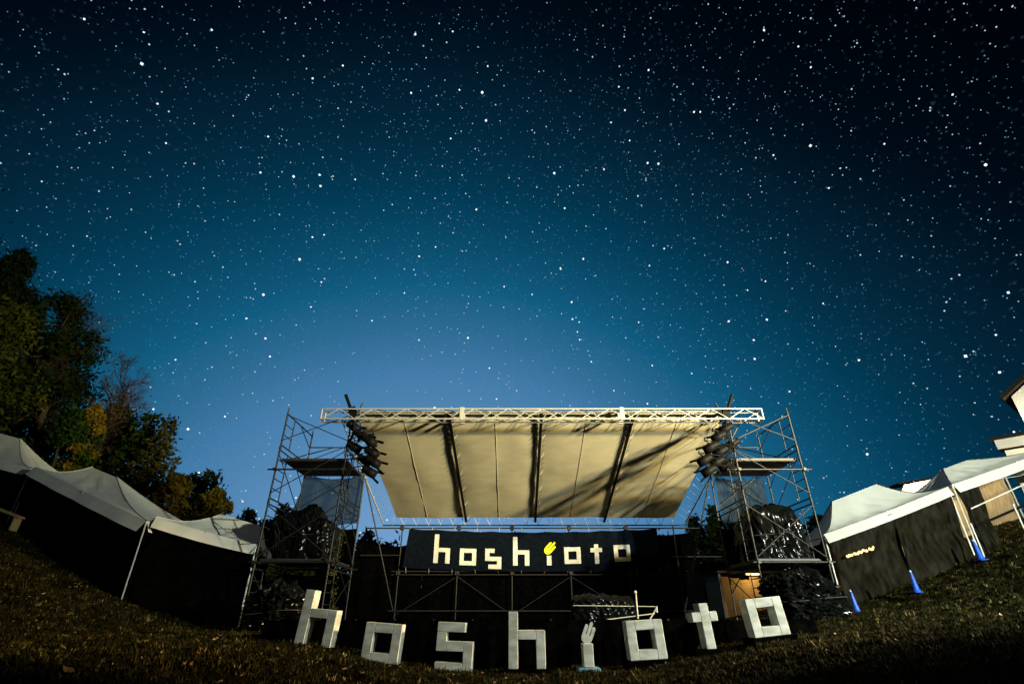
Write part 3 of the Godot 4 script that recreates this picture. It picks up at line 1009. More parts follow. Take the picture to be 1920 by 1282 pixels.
# ------------------------------------------------------------------ tents
# A, B: front corners (x, forward); t1, t2: ends of the ridge along the front
func tent(label: String, A: Vector2, B: Vector2, depth: float, eave: float, t1: float, t2: float, rise: float, m: Material, group: String, curtain_cuts: Array) -> Node3D:
	var al := (B - A).normalized()
	var bk := Vector2(-al.y, al.x)
	if bk.y < 0:
		bk = -bk
	var cs := [A, B, B + bk * depth, A + bk * depth]
	var top := []
	for c in cs:
		top.append(V(c.x, T(c.x, c.y) + eave, c.y))
	var mid := (A + B) / 2 + bk * depth / 2
	var t := thing("canopy_tent", label, "tent", V(mid.x, T(mid.x, mid.y), mid.y), group)
	var rid := []
	for q in [t1, t2]:
		var e: Vector3 = (top[0] as Vector3).lerp(top[1], q)
		var e2: Vector3 = (top[3] as Vector3).lerp(top[2], q)
		rid.append((e + e2) / 2 + Vector3(0, rise, 0))
	var faces := [[top[0], top[1], rid[0], rid[1]], [top[2], top[3], rid[1], rid[0]], [top[3], top[0], rid[0], rid[0]], [top[1], top[2], rid[1], rid[1]]]
	var k := 0
	for fc in faces:
		var pts := PackedVector3Array()
		for j in 13:
			for i in 21:
				var u := i / 20.0
				var v := j / 12.0
				var p: Vector3 = (fc[0] as Vector3).lerp(fc[1], u).lerp((fc[2] as Vector3).lerp(fc[3], u), v)
				p.y -= 0.30 * rise * sin(PI * v) + 0.14 * rise * sin(PI * v) * 4.0 * u * (1.0 - u)
				p.y -= 0.035 * sin(PI * u) * (1.0 - v)
				var edge := 4.0 * u * (1.0 - u)
				p.y += edge * sin(PI * v) * (0.020 * sin((p.x * 0.7 + p.y * 2.2) * 9.0 + 3.0 * sin(p.z * 1.3 + p.x)) + 0.016 * sin((u - 0.5) * 40.0 * (1.0 - 0.7 * v)) + 0.09 * wav.get_noise_2d(p.x * 26, p.z * 34) + 0.05 * wav.get_noise_2d(p.x * 80 + 9, p.z * 90))
				pts.append(p)
		for e in [0, 1]:                       # the ribs of the frame that press through along the hips
			var hp := []
			var hr := []
			for j in 13:
				var q: Vector3 = pts[j * 21 + e * 20]
				hp.append(q + Vector3(0, 0.012, 0))
				hr.append(0.014)
			if e == 0:
				put(t, "hip_seam", tube(hp, hr, t.position, 5), m if A.x < 0 else M.dark_cord)
		var rp := put(t, "roof_panel", sheet(pts, 21, 13, t.position), m)
		# valance along the eave
		var vp := PackedVector3Array()
		var n2: Vector3 = ((fc[1] - fc[0]) as Vector3).cross(Vector3.UP).normalized()
		for j in 4:
			for i in 25:
				var u := i / 24.0
				var v := j / 3.0
				var p: Vector3 = (fc[0] as Vector3).lerp(fc[1], u)
				p.y -= 0.035 * sin(PI * u) + v * 0.30
				p += n2 * (0.20 * v + 0.012 + 0.018 * v * sin(u * 23.0 + k) + 0.015 * v * sin(u * 9.0))
				vp.append(p)
		put(t, "valance", sheet(vp, 25, 4, t.position), m)
		k += 1
	for i in 4:
		var g: Vector3 = top[i]
		pipe(t, "pole", V(cs[i].x, T(cs[i].x, cs[i].y) - 0.05, cs[i].y), g - Vector3(0, 0.01, 0), 0.024, M.stake_white if i < 2 else M.alu)
		block(t, "foot_plate", V(cs[i].x, T(cs[i].x, cs[i].y) + 0.012, cs[i].y), Vector3(0.13, 0.02, 0.13), M.steel)
	# scissor bars under the eaves
	for e in [[0, 1], [1, 2], [2, 3], [3, 0]]:
		var a: Vector3 = top[e[0]]
		var b: Vector3 = top[e[1]]
		var m2 := (a + b) / 2
		var dn := Vector3(0, -0.42, 0)
		for q in [[a, m2 + dn], [a + dn, m2], [m2, b + dn], [m2 + dn, b]]:
			pipe(t, "scissor_bar", q[0] - Vector3(0, 0.06, 0), q[1] - Vector3(0, 0.06, 0), 0.011, M.alu)
	# ties at the mid of the front valance
	for q in [0.5]:
		var p: Vector3 = (top[0] as Vector3).lerp(top[1], q)
		block(t, "strap", p + Vector3(0, -0.15, 0.045), Vector3(0.025, 0.27, 0.012), m)
	# curtains of dark sheet on the front, the sides and the back
	for q in curtain_cuts:
		var a: Vector3 = (top[q[0]] as Vector3).lerp(top[q[1]], q[2])
		var b: Vector3 = (top[q[0]] as Vector3).lerp(top[q[1]], q[3])
		var cp := PackedVector3Array()
		var n3 := (b - a).cross(Vector3.UP).normalized()
		for j in 17:
			for i in 33:
				var u := i / 32.0
				var v := j / 16.0
				var p := a.lerp(b, u)
				var y0 := p.y - 0.14 - 0.10 * sin(PI * u) * absf(sin(u * 6.0))
				var gy := T(p.x, -p.z) - 0.03
				var fold := (0.13 * sin(u * 7.0 + 3.0 * sin(v * 2.4 + u * 3.0)) + 0.05 * sin(u * 23.0 + 5.0 * sin(v * 1.7 + u * 2.0)) + 0.075 * absf(sin(u * 15.0 - 5.0 * v * (u - 0.4)))) * (0.2 + 0.8 * smoothstep(0.0, 0.6, v)) + (0.1 + 0.9 * smoothstep(0.0, 0.35, v)) * (0.10 * wav.get_noise_2d(p.x * 22 + 50, v * 22) + 0.025 * wav.get_noise_2d(p.x * 60 + v * 60, v * 50))
				p.y = lerpf(y0, gy, v)
				p += n3 * (fold * 0.8 + 0.05)
				cp.append(p)
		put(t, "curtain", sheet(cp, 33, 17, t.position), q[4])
	return t

func tents():
	var gl := "grey white tents in the row below the trees"
	var gr := "brightly lit white tents beside the blue cones"
	tent("pale grey tent touching the scaffold tower at the end of the tree side row", Vector2(-9.95, 14.9), Vector2(-7.35, 15.7), 3.0, 2.15, 0.49, 0.95, 0.58, M.tent_white, gl, [[0, 1, 0.0, 1.0, M.black_cloth], [1, 2, 0.0, 1.0, M.black_cloth], [2, 3, 0.0, 1.0, M.black_cloth]])
	tent("pale grey tent with a long sagging roof in the middle of the tree side row", Vector2(-16.85, 18.0), Vector2(-10.1, 14.8), 3.0, 2.0, 0.06, 0.31, 0.64, M.tent_white, gl, [[0, 1, 0.03, 1.0, M.black_cloth], [1, 2, 0.0, 1.0, M.black_cloth], [2, 3, 0.0, 1.0, M.black_cloth]])
	tent("pale grey tent with bare poles and a bench at the upper end of the row", Vector2(-24.0, 19.6), Vector2(-17.45, 18.5), 3.0, 1.9, 0.30, 0.52, 1.0, M.tent_white, gl, [[2, 3, 0.0, 1.0, M.black_cloth]])
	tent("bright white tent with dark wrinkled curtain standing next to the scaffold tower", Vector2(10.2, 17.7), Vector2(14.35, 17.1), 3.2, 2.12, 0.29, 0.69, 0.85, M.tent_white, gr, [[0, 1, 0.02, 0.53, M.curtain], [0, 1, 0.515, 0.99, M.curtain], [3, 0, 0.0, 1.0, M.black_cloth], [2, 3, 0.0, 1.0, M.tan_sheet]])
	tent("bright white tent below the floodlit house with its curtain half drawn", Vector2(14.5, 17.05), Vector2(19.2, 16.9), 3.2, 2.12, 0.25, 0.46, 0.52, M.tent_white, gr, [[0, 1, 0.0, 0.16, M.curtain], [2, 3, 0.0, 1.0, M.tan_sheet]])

# ------------------------------------------------------------------ houses
func houses():
	# the tall house whose gable wall is floodlit
	var hx := 23.1
	var hf := 22.0
	var g := T(24.0) - 0.3
	var t := thing("gable_house", "tall white house with dark roof and floodlit wall above the tents", "house", V(hx, g, hf))
	block(t, "front_wall", V(hx + 4.0, g + 2.6, hf + 0.1), Vector3(8.0, 5.2, 0.2), M.plaster)
	block(t, "side_wall", V(hx + 0.1, g + 2.6, hf + 4.2), Vector3(0.2, 5.2, 7.98), M.plaster)
	block(t, "side_wall", V(hx + 7.9, g + 2.6, hf + 4.2), Vector3(0.2, 5.2, 7.98), M.plaster)
	block(t, "back_wall", V(hx + 4.0, g + 2.6, hf + 8.3), Vector3(8.0, 5.2, 0.2), M.plaster)
	put(t, "gable", slab(PackedVector2Array([Vector2(-4, 0), Vector2(4, 0), Vector2(0, 2.6)]), 0.2), M.plaster, Transform3D(Basis.IDENTITY, V(hx + 4, g + 5.2, hf + 0.1) - t.position))
	put(t, "gable", slab(PackedVector2Array([Vector2(-4, 0), Vector2(4, 0), Vector2(0, 2.6)]), 0.2), M.plaster, Transform3D(Basis.IDENTITY, V(hx + 4, g + 5.2, hf + 8.3) - t.position))
	var sl := atan2(2.6, 4.0)
	for s in [-1.0, 1.0]:
		var rf := block(t, "roof_slope", V(hx + 4 + s * 2.25, g + 5.2 + 1.36, hf + 4.2), Vector3(5.0, 0.18, 8.8), M.roof_tile, Vector3(0, 0, -s * sl))
	for k in 2:
		var wx := hx + 1.9 + k * 3.2
		block(t, "window_frame", V(wx, g + 3.4, hf - 0.03), Vector3(1.2, 1.3, 0.08), M.stake_white)
		block(t, "window_pane", V(wx - 0.27, g + 3.4, hf - 0.085), Vector3(0.48, 1.1, 0.02), M.window_dark)
		block(t, "window_pane", V(wx + 0.27, g + 3.4, hf - 0.085), Vector3(0.48, 1.1, 0.02), M.window_dark)
	block(t, "fascia", V(hx + 3.0, g + 2.02, hf - 0.06), Vector3(7.0, 0.25, 0.1), M.plywood)
	# its wall lamp
	var lp := V(hx + 1.2, g + 2.5, hf - 0.55)
	block(t, "wall_lamp_arm", lp + Vector3(0, 0.05, -0.28), Vector3(0.04, 0.04, 0.5), M.lamp_black)
	block(t, "wall_lamp_head", lp, Vector3(0.22, 0.12, 0.16), M.lamp_black)
	block(t, "wall_lamp_glass", lp + Vector3(0, 0.075, 0), Vector3(0.18, 0.02, 0.12), M.white_glow)
	t.rotation.y = deg_to_rad(-52)
	lamp_light("house_lamp", t.position + t.basis * (lp + Vector3(0, 0.35, 0.1) - t.position), Color(1.0, 0.90, 0.66), 6.0, 0.1)
	# annex with a veranda strip
	var ax := 19.9
	var af := 20.4
	var ag := T(20.5) - 0.1
	var a := thing("veranda_annex", "low beige annex with a red door below the floodlit house", "annex", V(ax, ag, af))
	block(a, "wall", V(ax + 2.6, ag + 1.25, af + 0.1), Vector3(5.0, 2.5, 0.2), M.plaster)
	block(a, "fascia", V(ax + 2.6, ag + 2.72, af - 0.25), Vector3(5.3, 0.35, 0.12), M.plaster)
	block(a, "roof", V(ax + 2.6, ag + 2.96, af + 0.9), Vector3(5.5, 0.12, 2.6), M.roof_tile)
	block(a, "door", V(ax + 1.5, ag + 1.15, af - 0.03), Vector3(1.1, 2.1, 0.06), M.red_paint)
	block(a, "door_handle", V(ax + 1.9, ag + 1.1, af - 0.09), Vector3(0.03, 0.14, 0.05), M.steel)
	block(a, "window", V(ax + 0.4, ag + 1.6, af - 0.02), Vector3(0.7, 0.8, 0.06), M.window_dark)
	block(a, "lamp", V(ax + 2.5, ag + 2.42, af - 0.32), Vector3(0.5, 0.08, 0.08), M.white_glow)
	a.rotation.y = deg_to_rad(-48)
	lamp_light("annex_lamp", a.position + a.basis * (V(ax + 2.5, ag + 2.32, af - 0.42) - a.position), Color(1.0, 0.80, 0.48), 3.0, 0.12)
	# the small white shed that shines over the tent roof
	var s0 := P(1697, 924, 22.5)
	var s1 := P(1757, 901, 22.5)
	var sg := T(16.0) - 0.2
	var sh := thing("small_shed", "small white shed glowing over the roof of the bright tent", "shed", V((s0.x + s1.x) / 2, sg, 23.2))
	var sw := 1.75
	block(sh, "wall", V(s1.x - sw / 2, sg + (s0.y - sg) / 2, 22.6), Vector3(sw, s0.y - sg, 0.12), M.plaster)
	put(sh, "gable", slab(PackedVector2Array([Vector2(-sw / 2, 0), Vector2(sw / 2, 0), Vector2(sw / 2, 0.62), Vector2(-sw / 2 + 0.3, 0.36)]), 0.12), M.plaster, Transform3D(Basis.IDENTITY, V(s1.x - sw / 2, s0.y, 22.6) - sh.position))
	block(sh, "side_wall", V(s1.x - sw + 0.06, sg + (s0.y - sg) / 2, 23.4), Vector3(0.12, s0.y - sg, 1.48), M.plaster)
	block(sh, "side_wall", V(s1.x - 0.06, sg + (s0.y - sg) / 2, 23.4), Vector3(0.12, s0.y - sg, 1.48), M.plaster)
	block(sh, "roof", V(s1.x - sw / 2 + 0.1, s0.y + 0.58, 23.45), Vector3(sw - 0.15, 0.06, 1.5), M.roof_tile, Vector3(0, 0, 0.17))
	block(sh, "wall_lamp", V(s1.x - 0.75, s0.y - 0.25, 22.42), Vector3(0.3, 0.16, 0.14), M.white_glow)
	lamp_light("shed_lamp", V(s1.x - 0.75, s0.y - 0.05, 22.0), Color(1.0, 0.86, 0.55), 1.2, 0.1)
	# plywood hut lit from inside the tent side, seen through the scaffold tower
	var h := thing("plywood_hut", "low plywood hut with lamplit boards seen behind the scaffold tower", "hut", V(10.2, T(10.2), 24.0))
	for k in 9:
		block(h, "wall_board", V(8.95 + k * 0.40, 1.5, 23.6), Vector3(0.385, 1.7 - 0.12 * (k % 3), 0.04), M.plywood)
	block(h, "roof", V(10.6, 2.52, 24.4), Vector3(4.1, 0.08, 2.2), M.roof_tile)
	for x in [8.7, 12.5]:
		block(h, "corner_post", V(x, 1.5, 23.58), Vector3(0.1, 1.9, 0.1), M.wood_dark)
		block(h, "side_wall", V(x, 1.6, 24.5), Vector3(0.05, 1.7, 1.7), M.plywood)
	block(h, "lamp", V(10.0, 2.42, 23.2), Vector3(0.6, 0.06, 0.08), M.warm_glow)
	lamp_light("hut_lamp", V(10.0, 2.25, 23.0), Color(1.0, 0.66, 0.24), 0.22, 0.1)

func lamp_light(called: String, at: Vector3, c: Color, e: float, size: float):
	var o := OmniLight3D.new()
	o.name = called
	o.position = at
	o.light_color = c.linear_to_srgb()
	o.light_energy = e
	o.light_size = size
	o.omni_range = 40
	o.omni_attenuation = 2.0
	o.shadow_enabled = true
	add_child(o)

# ------------------------------------------------------------------ trees
func leaf_mesh(r: RandomNumberGenerator, clumps: Array, per: int, size: float, ca: Color, cb: Color) -> ArrayMesh:
	var vs := PackedVector3Array()
	var ns := PackedVector3Array()
	var cl := PackedColorArray()
	var ix := PackedInt32Array()
	for c in clumps:
		var tone := r.randf()
		for k in per:
			var d := Vector3(r.randfn(), r.randfn(), r.randfn()) * 0.5
			var p: Vector3 = c[0] + d * c[1]
			var n := Vector3(r.randfn(), r.randfn() + 0.4, r.randfn()).normalized()
			var u := n.cross(Vector3(r.randfn(), r.randfn(), r.randfn())).normalized()
			var w := n.cross(u)
			var s := size * r.randf_range(0.6, 1.35)
			var b := vs.size()
			vs.append_array([p - u * s, p + w * s * 0.42, p + u * s, p - w * s * 0.42])
			var col := ca.lerp(cb, clampf(tone * 0.6 + r.randf() * 0.5 - 0.05, 0, 1))
			for i in 4:
				ns.append(n)
				cl.append(col)
			ix.append_array([b, b + 1, b + 2, b, b + 2, b + 3])
	var arr := []
	arr.resize(Mesh.ARRAY_MAX)
	arr[Mesh.ARRAY_VERTEX] = vs
	arr[Mesh.ARRAY_NORMAL] = ns
	arr[Mesh.ARRAY_COLOR] = cl
	arr[Mesh.ARRAY_INDEX] = ix
	var am := ArrayMesh.new()
	am.add_surface_from_arrays(Mesh.PRIMITIVE_TRIANGLES, arr)
	return am

func twig_mesh(r: RandomNumberGenerator, starts: Array, depth: int) -> ArrayMesh:
	var st := SurfaceTool.new()
	st.begin(Mesh.PRIMITIVE_TRIANGLES)
	var todo := starts.duplicate()
	while todo.size() > 0:
		var q: Array = todo.pop_back()
		var a: Vector3 = q[0]
		var d: Vector3 = q[1]
		var l: float = q[2]
		var w: float = q[3]
		var dep: int = q[4]
		var b := a + d * l
		var x := d.cross(Vector3(0.2, 0.3, 0.9)).normalized()
		var y := d.cross(x)
		for k in 3:
			var o0 := (x * cos(TAU * k / 3.0) + y * sin(TAU * k / 3.0)) * w
			var o1 := (x * cos(TAU * (k + 1) / 3.0) + y * sin(TAU * (k + 1) / 3.0)) * w
			for v in [a + o0, a + o1, b + o0 * 0.6, a + o1, b + o1 * 0.6, b + o0 * 0.6]:
				st.add_vertex(v)
		if dep < depth:
			for k in (3 if dep < depth - 1 else 4):
				var nd := (d + Vector3(r.randfn(), r.randfn() * 0.7 + 0.2, r.randfn()) * 0.48).normalized()
				todo.append([a.lerp(b, r.randf_range(0.45, 1.0)), nd, l * r.randf_range(0.55, 0.85), w * 0.62, dep + 1])
	st.generate_normals()
	return st.commit()

func tree(called: String, label: String, kind: String, top: Vector3, radius: float, ca: Color, cb: Color, sd: int, group: String, size := 0.15):
	var r := RandomNumberGenerator.new()
	r.seed = sd
	var gx := top.x
	var g := Vector3(gx, T(gx, -top.z), top.z)
	var H := top.y - g.y
	var t := thing(called, label, "tree", g, group)
	var pts := []
	var rad := []
	for i in 8:
		var v := i / 7.0
		pts.append(Vector3(0.12 * radius * sin(v * 4.0 + sd), v * H * (0.86 if kind != "conifer" else 0.97) - 0.1, 0.1 * radius * sin(v * 3.0 + sd * 2)))
		rad.append(lerpf(0.018 * H + 0.05, 0.02, v))
	put(t, "trunk", tube(pts, rad, Vector3.ZERO, 8), M.bark)
	var clumps := []
	if kind == "broad" or kind == "column":
		var n := 70 if kind == "broad" else 46
		for k in n:
			var v := r.randf_range(0.12, 0.97)
			var prof := sin(PI * pow(v, 0.75)) if kind == "broad" else pow(sin(PI * clampf(v * 0.93 + 0.04, 0, 1)), 0.55)
			var a := r.randf() * TAU
			var q := sqrt(r.randf()) * radius * prof
			var p := Vector3(cos(a) * q, H * v, sin(a) * q)
			clumps.append([p, radius * r.randf_range(0.20, 0.36)])
			if k % 6 == 0:
				put(t, "limb", tube([Vector3(0, H * v * 0.72, 0), p * Vector3(0.5, 0.0, 0.5) + Vector3(0, H * v * 0.9, 0), p], [0.07, 0.045, 0.015], Vector3.ZERO, 5), M.bark)
		for k in 9:
			var a := r.randf() * TAU
			clumps.append([Vector3(cos(a) * radius * 0.16 * r.randf(), H * r.randf_range(0.92, 1.0), sin(a) * radius * 0.16), radius * 0.14])
		put(t, "crown", leaf_mesh(r, clumps, 170, size, ca, cb), M.leaf)
	elif kind == "conifer":
		var lv := int(H * 3.2)
		for i in lv:
			var v := 0.08 + 0.92 * i / lv
			var rr := radius * pow(1.0 - v, 0.8) + 0.08
			var nb := 7 if v < 0.8 else 4
			for k in nb:
				var a := TAU * k / nb + i * 1.3 + r.randf() * 0.5
				var l := rr * r.randf_range(0.65, 1.12)
				var d := Vector3(cos(a), -0.22 + 0.35 * v, sin(a))
				var m := maxi(2, int(l / 0.35))
				for s in m:
					clumps.append([Vector3(0, H * v, 0) + d * l * (s + 1.0) / m + Vector3(0, 0.10 * s, 0), 0.26])
		put(t, "crown", leaf_mesh(r, clumps, 9, size, ca, cb), M.leaf)
	else:
		var starts := []
		for k in 44:
			var v := r.randf_range(0.3, 0.93)
			var a := r.randf() * TAU
			starts.append([Vector3(0, H * v, 0), Vector3(cos(a), r.randf_range(0.4, 1.6), sin(a)).normalized(), radius * r.randf_range(0.35, 0.6), 0.03, 0])
		put(t, "crown", twig_mesh(r, starts, 4), M.bark)
		for k in 26:
			var v := r.randf_range(0.2, 0.85)
			var a := r.randf() * TAU
			clumps.append([Vector3(cos(a) * radius * 0.6 * r.randf(), H * v, sin(a) * radius * 0.6), radius * 0.3])
		put(t, "sparse_leaves", leaf_mesh(r, clumps, 60, size, ca, cb), M.leaf)
	return t

func trees():
	var dg := Color(0.010, 0.017, 0.004)
	var lg := Color(0.035, 0.045, 0.008)  # lighter tone for lamplit leaves; the light is put into the colour
	var ye := Color(0.19, 0.125, 0.012)
	var og := Color(0.06, 0.048, 0.008)
	var br := Color(0.045, 0.030, 0.015)
	var gl := "trees behind the row of grey tents"
	var gb := "dark trees behind the stage"
	tree("broadleaf_tree", "tallest dark broadleaf tree rising over the upper grey tent", "broad", P(-40, 330, 25), 3.3, dg, dg, 1, gl, 0.17)
	tree("broadleaf_tree", "dark round topped tree standing between the tallest tree and the bare larch", "broad", P(42, 480, 26), 2.4, dg, dg, 2, gl, 0.16)
	tree("broadleaf_tree", "leafy yellow green tree lit in front of the tallest trees", "broad", P(30, 585, 23.5), 2.9, dg, Color(0.07, 0.08, 0.012), 3, gl, 0.15)
	tree("broadleaf_tree", "dense dark tree in the middle of the tree row", "column", P(130, 570, 26), 2.7, dg, dg, 4, gl, 0.15)
	tree("larch_tree", "thin larch with bare wispy top against the stars", "bare", P(172, 560, 27), 1.7, br, br, 5, gl, 0.09)
	tree("bare_tree", "round nearly leafless tree with fine dark twigs", "bare", P(238, 705, 26.0), 1.7, br, Color(0.07, 0.045, 0.02), 6, gl, 0.09)
	tree("conifer_tree", "green bushy conifer behind the middle grey tent", "column", P(140, 775, 22.5), 1.5, dg, Color(0.018, 0.045, 0.008), 7, gl, 0.12)
	tree("autumn_tree", "narrow tree with golden yellow autumn leaves", "column", P(186, 762, 22.8), 0.62, og, ye, 8, gl, 0.10)
	tree("conifer_tree", "tall dark conifer standing next to the bare twiggy tree", "conifer", P(288, 775, 25.5), 2.3, dg, Color(0.014, 0.028, 0.006), 9, gl, 0.16)
	tree("conifer_tree", "olive brown conifer at the lower end of the tree row", "conifer", P(322, 785, 24.5), 1.5, dg, Color(0.05, 0.042, 0.01), 10, gl, 0.13)
	tree("autumn_tree", "yellow leaved bush tree below the olive conifer", "column", P(338, 895, 22.5), 0.85, Color(0.03, 0.03, 0.006), Color(0.12, 0.085, 0.01), 11, gl, 0.11)
	tree("conifer_tree", "dark pointed conifer last in the row before the scaffold tower", "conifer", P(398, 885, 26), 1.9, dg, dg, 12, gl, 0.15)
	tree("conifer_tree", "blackish conifer half hidden behind the last tree of the row", "conifer", P(368, 888, 27.5), 1.7, dg, dg, 13, gl, 0.15)
	tree("autumn_tree", "small yellow leaved tree in front of the last dark conifer", "column", P(410, 922, 23), 0.75, Color(0.025, 0.025, 0.005), Color(0.07, 0.056, 0.008), 14, gl, 0.11)
	tree("broadleaf_tree", "dark shapeless tree filling the gap behind the golden tree", "broad", P(225, 770, 28), 2.2, dg, dg, 15, gl, 0.16)
	tree("broadleaf_tree", "dark low tree behind the upper end of the tent row", "broad", P(120, 640, 29), 3.4, dg, dg, 16, gl, 0.17)
	tree("broadleaf_tree", "dark broad tree far back beside the tallest tree", "broad", P(30, 545, 30), 4.0, dg, dg, 36, gl, 0.17)
	# behind the stage
	var q := [[468, 955, 36, 1.2], [500, 975, 38, 1.8], [536, 948, 34, 1.5], [575, 968, 36, 2.2], [625, 985, 38, 2.4], [690, 996, 40, 2.2], [1335, 950, 38, 1.3], [1300, 968, 40, 2.0], [1385, 940, 36, 2.2], [1430, 948, 35, 2.0], [1470, 958, 37, 2.0], [1530, 966, 38, 1.7]]
	var lab := ["slender conifer behind the tent at the end of the grey row", "low conifer seen between tent roof and scaffold tower", "pointed dark conifer behind the mesh sheet tower", "broad conifer behind the wrapped gear on the tower", "low dark conifer behind the tower beside the trees", "low dark conifer beside the edge of the dark banner", "thin conifer under the corner of the canopy roof", "low dark conifer behind the banner corner", "bushy dark conifer behind the raking brace", "bushy dark conifer under the grey mesh sheet", "dark conifer behind the wrapped gear beside the lit tents", "dark conifer between scaffold tower and the bright tent"]
	for i in q.size():
		tree("conifer_tree", lab[i], "conifer", P(q[i][0], q[i][1], q[i][2]), q[i][3], dg, Color(0.03, 0.04, 0.01), 50 + i, gb, 0.2)
	for q2 in [[8.2, 3.4, 31.0, "dark scrubby tree behind the plywood hut and the banner corner"], [-7.4, 3.6, 32.0, "dark scrubby tree behind the tower with the sky toned mesh sheet"]]:
		tree("broadleaf_tree", q2[3], "broad", V(q2[0], q2[1] + 0.6, q2[2]), 2.4, dg, lg, 70 + int(q2[2]), gb, 0.2)

# ------------------------------------------------------------------ small things
func cone(at: Vector3, lean: float, label: String):
	var t := thing("traffic_cone", label, "traffic cone", at, "blue cones beside the lit tents")
	var prof := [[0.165, 0.03], [0.15, 0.05], [0.125, 0.1], [0.05, 0.62], [0.034, 0.70], [0.02, 0.705], [0.0, 0.705]]
	var pts := PackedVector3Array()
	for p in prof:
		for k in 17:
			var a := TAU * k / 16
			pts.append(Vector3(cos(a) * p[0], p[1], sin(a) * p[0]))
	put(t, "body", sheet(pts, 17, prof.size()), M.cone_blue)
	put(t, "base", bevel_box(Vector3(0.38, 0.04, 0.38), 0.012), M.cone_blue, Transform3D(Basis.IDENTITY, Vector3(0, 0.02, 0)))
	put(t, "top_cap", CYL, M.cone_top, Transform3D(Basis.from_scale(Vector3(0.04, 0.07, 0.04)), Vector3(0, 0.70, 0)))
	t.rotation.z = lean
	t.scale = Vector3(0.66, 0.78, 0.66)

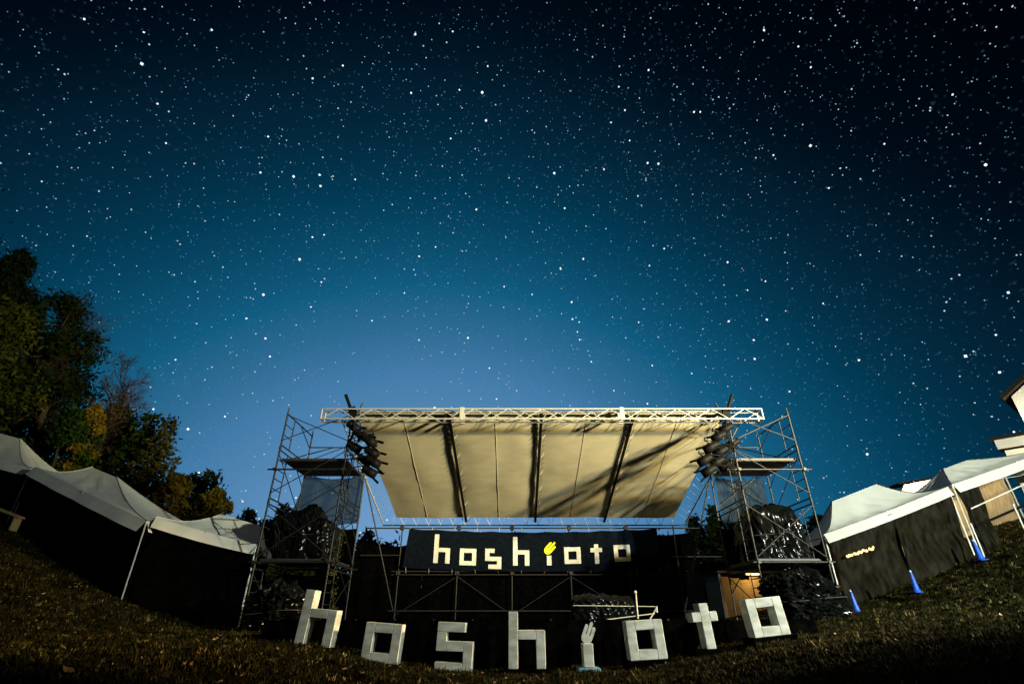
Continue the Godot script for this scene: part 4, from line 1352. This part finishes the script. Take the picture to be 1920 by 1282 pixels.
func small_things():
	for q in [[1607, 1142, 15.6, 0.06, "blue traffic cone beside the corner pole of the bright tent"], [1717, 1099, 15.8, 0.0, "blue traffic cone in front of the wrinkled dark curtain"], [1836, 1035, 16.2, 0.05, "blue traffic cone next to a white stake by the open tent"]]:
		var p := P(q[0], q[1], q[2])
		p.y = T(p.x, q[2]) + 0.01
		cone(p, q[3], q[4])
	for q in [[1841, 1030, 16.3, "white stake beside the blue cone at the open tent"], [1921, 990, 16.4, "white stake standing alone on the bank below the floodlit house"]]:
		var p := P(q[0], q[1], q[2])
		p.y = T(p.x, q[2]) - 0.1
		var t := thing("marker_stake", q[3], "stake", p)
		pipe(t, "shaft", p, p + Vector3(0, 1.05, 0), 0.02, M.stake_white)
		pipe(t, "cap", p + Vector3(0, 1.05, 0), p + Vector3(0, 1.08, 0), 0.024, M.stake_white)
	# barrier bar across the open tent
	var bar := thing("barrier_bar", "dark horizontal bar across the open front of the tent below the house", "barrier", V(16.5, T(16.5) + 0.9, 16.75))
	pipe(bar, "bar", V(14.6, T(14.6) + 0.75, 16.85), V(18.8, T(18.8) + 0.85, 16.7), 0.035, M.lamp_black)
	pipe(bar, "white_rope", V(14.6, T(14.6) + 1.25, 16.86), V(18.8, T(18.8) + 1.45, 16.71), 0.02, M.stake_white)
	for x in [14.6, 18.8]:
		pipe(bar, "upright", V(x, T(x) - 0.05, 16.86 if x < 16 else 16.71), V(x, T(x) + 1.5, 16.86 if x < 16 else 16.71), 0.025, M.lamp_black)
	# made-up row of glowing beads for the warm light seen through a curtain gap
	var sl := thing("curtain_gap_glow", "made up glowing beads for warm light in a gap of the dark curtain", "gap glow", P(1614, 1036, 17.25))
	for k in 12:
		var p := P(1590 + k * 4.4 + 1.5 * sin(k * 5.1), 1043 - k * 1.45 + 1.2 * sin(k * 3.3), 17.35)
		var m := SphereMesh.new()
		m.radius = 0.045 + 0.014 * sin(k * 2.7)
		m.height = 0.08
		m.radial_segments = 10
		m.rings = 6
		put(sl, "glow_bead", m, M.warm_glow, Transform3D(Basis.IDENTITY, p - sl.position))
	pipe(sl, "wire", P(1584, 1041, 17.35), P(1646, 1021, 17.35), 0.008, M.lamp_black)
	var ln := V(16.6, T(16.6) + 1.75, 18.6)  # added lamp, unseen itself, that warms the inside of the tent
	var lt := thing("added_tent_lantern", "added warm lantern hanging inside the open tent below the house", "lantern", ln)
	pipe(lt, "wire", ln + Vector3(0, 0.08, 0), ln + Vector3(0, 0.75, 0), 0.006, M.lamp_black)
	put(lt, "cap", bevel_box(Vector3(0.16, 0.03, 0.16), 0.01), M.lamp_black, Transform3D(Basis.IDENTITY, Vector3(0, 0.09, 0)))
	put(lt, "globe", CYL, M.warm_glow, Transform3D(Basis.from_scale(Vector3(0.06, 0.14, 0.06)), Vector3.ZERO))
	lamp_light("added_lantern_light", ln, Color(1.0, 0.68, 0.30), 0.7, 0.06)
	# bench under the upper tent
	var bp := P(8, 950, 17.3)
	bp.y = T(bp.x, 17.3)
	var bn := thing("wooden_bench", "plain wooden bench under the tent with bare poles", "bench", bp)
	var tilt := atan2(T(bp.x + 0.6) - T(bp.x - 0.6), 1.2)
	block(bn, "seat", bp + Vector3(0, 0.44, 0), Vector3(1.5, 0.05, 0.3), M.plywood, Vector3(0, 0, tilt))
	for s in [-0.6, 0.6]:
		var gy := T(bp.x + s)
		block(bn, "leg", V(bp.x + s, (gy + bp.y + 0.42 + s * tan(tilt)) / 2, 17.3), Vector3(0.06, bp.y + 0.42 + s * tan(tilt) - gy, 0.26), M.plywood)
	# the bent frame of poles and rope at the front of the stage
	var fr := thing("pole_frame", "thin bent pole frame with ropes on the stage front behind the letter o", "frame", V(3.2, 0.72, 12.5))
	pipe(fr, "pole", P(1197, 1170, 12.5), P(1192, 1112, 12.5), 0.02, M.cord)
	pipe(fr, "pole", P(1192, 1112, 12.5), P(1190, 1108, 12.5), 0.035, M.cord)
	pipe(fr, "pole", P(1215, 1168, 12.5), P(1232, 1138, 12.5), 0.016, M.cord)
	pipe(fr, "pole", P(1232, 1148, 12.5), P(1231, 1136, 12.5), 0.02, M.cord)
	pipe(fr, "rope", P(1075, 1135, 12.6), P(1232, 1137, 12.5), 0.008, M.cord)
	pipe(fr, "rope", P(1010, 1178, 12.6), P(1228, 1150, 12.5), 0.011, M.cord)
	# a climbing vine on the inner post of the tower below the trees
	var vp := V(L_IN + 0.15, T(L_IN), F0 + 0.25)
	var vn := thing("climbing_vine", "yellow green leafy vine climbing beside the tower post", "vine", vp)
	var r := RandomNumberGenerator.new()
	r.seed = 77
	var cl := []
	var sp := []
	var sr := []
	for i in 14:
		var v := i / 13.0
		sp.append(Vector3(0.06 * sin(v * 9.0), v * 2.6, 0.05 * cos(v * 7.0)))
		sr.append(0.012)
		cl.append([sp[-1], 0.14])
	put(vn, "stem", tube(sp, sr, Vector3.ZERO, 5), M.bark)
	put(vn, "leaves", leaf_mesh(r, cl, 14, 0.045, Color(0.05, 0.06, 0.01), Color(0.16, 0.15, 0.02)), M.leaf)

# ------------------------------------------------------------------ flood lamps outside the frame
func flood(at: Vector3, aim: Vector3, c: Color, e: float, cone_deg: float, label: String, size: float):
	var g := T(at.x, -at.z)
	var t := thing("flood_lamp", label, "flood lamp", Vector3(at.x, g, at.z))
	pipe(t, "mast", Vector3(at.x, g - 0.2, at.z), at - Vector3(0, 0.25, 0), 0.04, M.steel)
	for k in 3:
		var a := TAU * k / 3.0
		pipe(t, "foot", Vector3(at.x + cos(a) * 0.6, T(at.x + cos(a) * 0.6, -at.z - sin(a) * 0.6), at.z + sin(a) * 0.6), Vector3(at.x, g + 0.7, at.z), 0.02, M.steel)
	var d := (aim - at).normalized()
	var b := Basis.looking_at(d)
	put(t, "head", bevel_box(Vector3(0.5, 0.4, 0.16), 0.02), M.lamp_black, Transform3D(b, at - t.position))
	put(t, "yoke", bevel_box(Vector3(0.6, 0.05, 0.05), 0.01), M.steel, Transform3D(b, at - t.position - Vector3(0, 0.24, 0)))
	put(t, "glass", bevel_box(Vector3(0.44, 0.34, 0.02), 0.005), M.white_glow, Transform3D(b, at - t.position + d * 0.095))
	var s := SpotLight3D.new()
	s.name = "flood_light"
	s.position = at + d * 0.16 - t.position
	s.basis = b
	s.light_color = c.linear_to_srgb()
	s.light_energy = e
	s.spot_angle = cone_deg
	s.spot_angle_attenuation = 0.7
	s.spot_range = 120
	s.spot_attenuation = 2.0
	s.light_size = size
	s.shadow_enabled = true
	t.add_child(s)

func flood_lamps():
	flood(V(17.0, 5.9, 0.5), V(0.8, 11.6, 19.0), Color(1.0, 0.82, 0.40), 470.0, 26.0, "warm flood lamp aimed up at the canopy from the bank beside the camera", 0.4)
	flood(V(14.0, 5.3, 2.0), V(8.0, 6.3, 17.0), Color(0.94, 1.0, 0.85), 124.0, 59.0, "cool white flood lamp on a stand on the bank beside the camera", 0.25)
	flood(V(16.5, 5.3, 9.0), V(-6.0, 0.5, 9.7), Color(1.0, 0.72, 0.34), 185.0, 16.0, "warm flood lamp on the bank in front of the bright tents", 0.15)
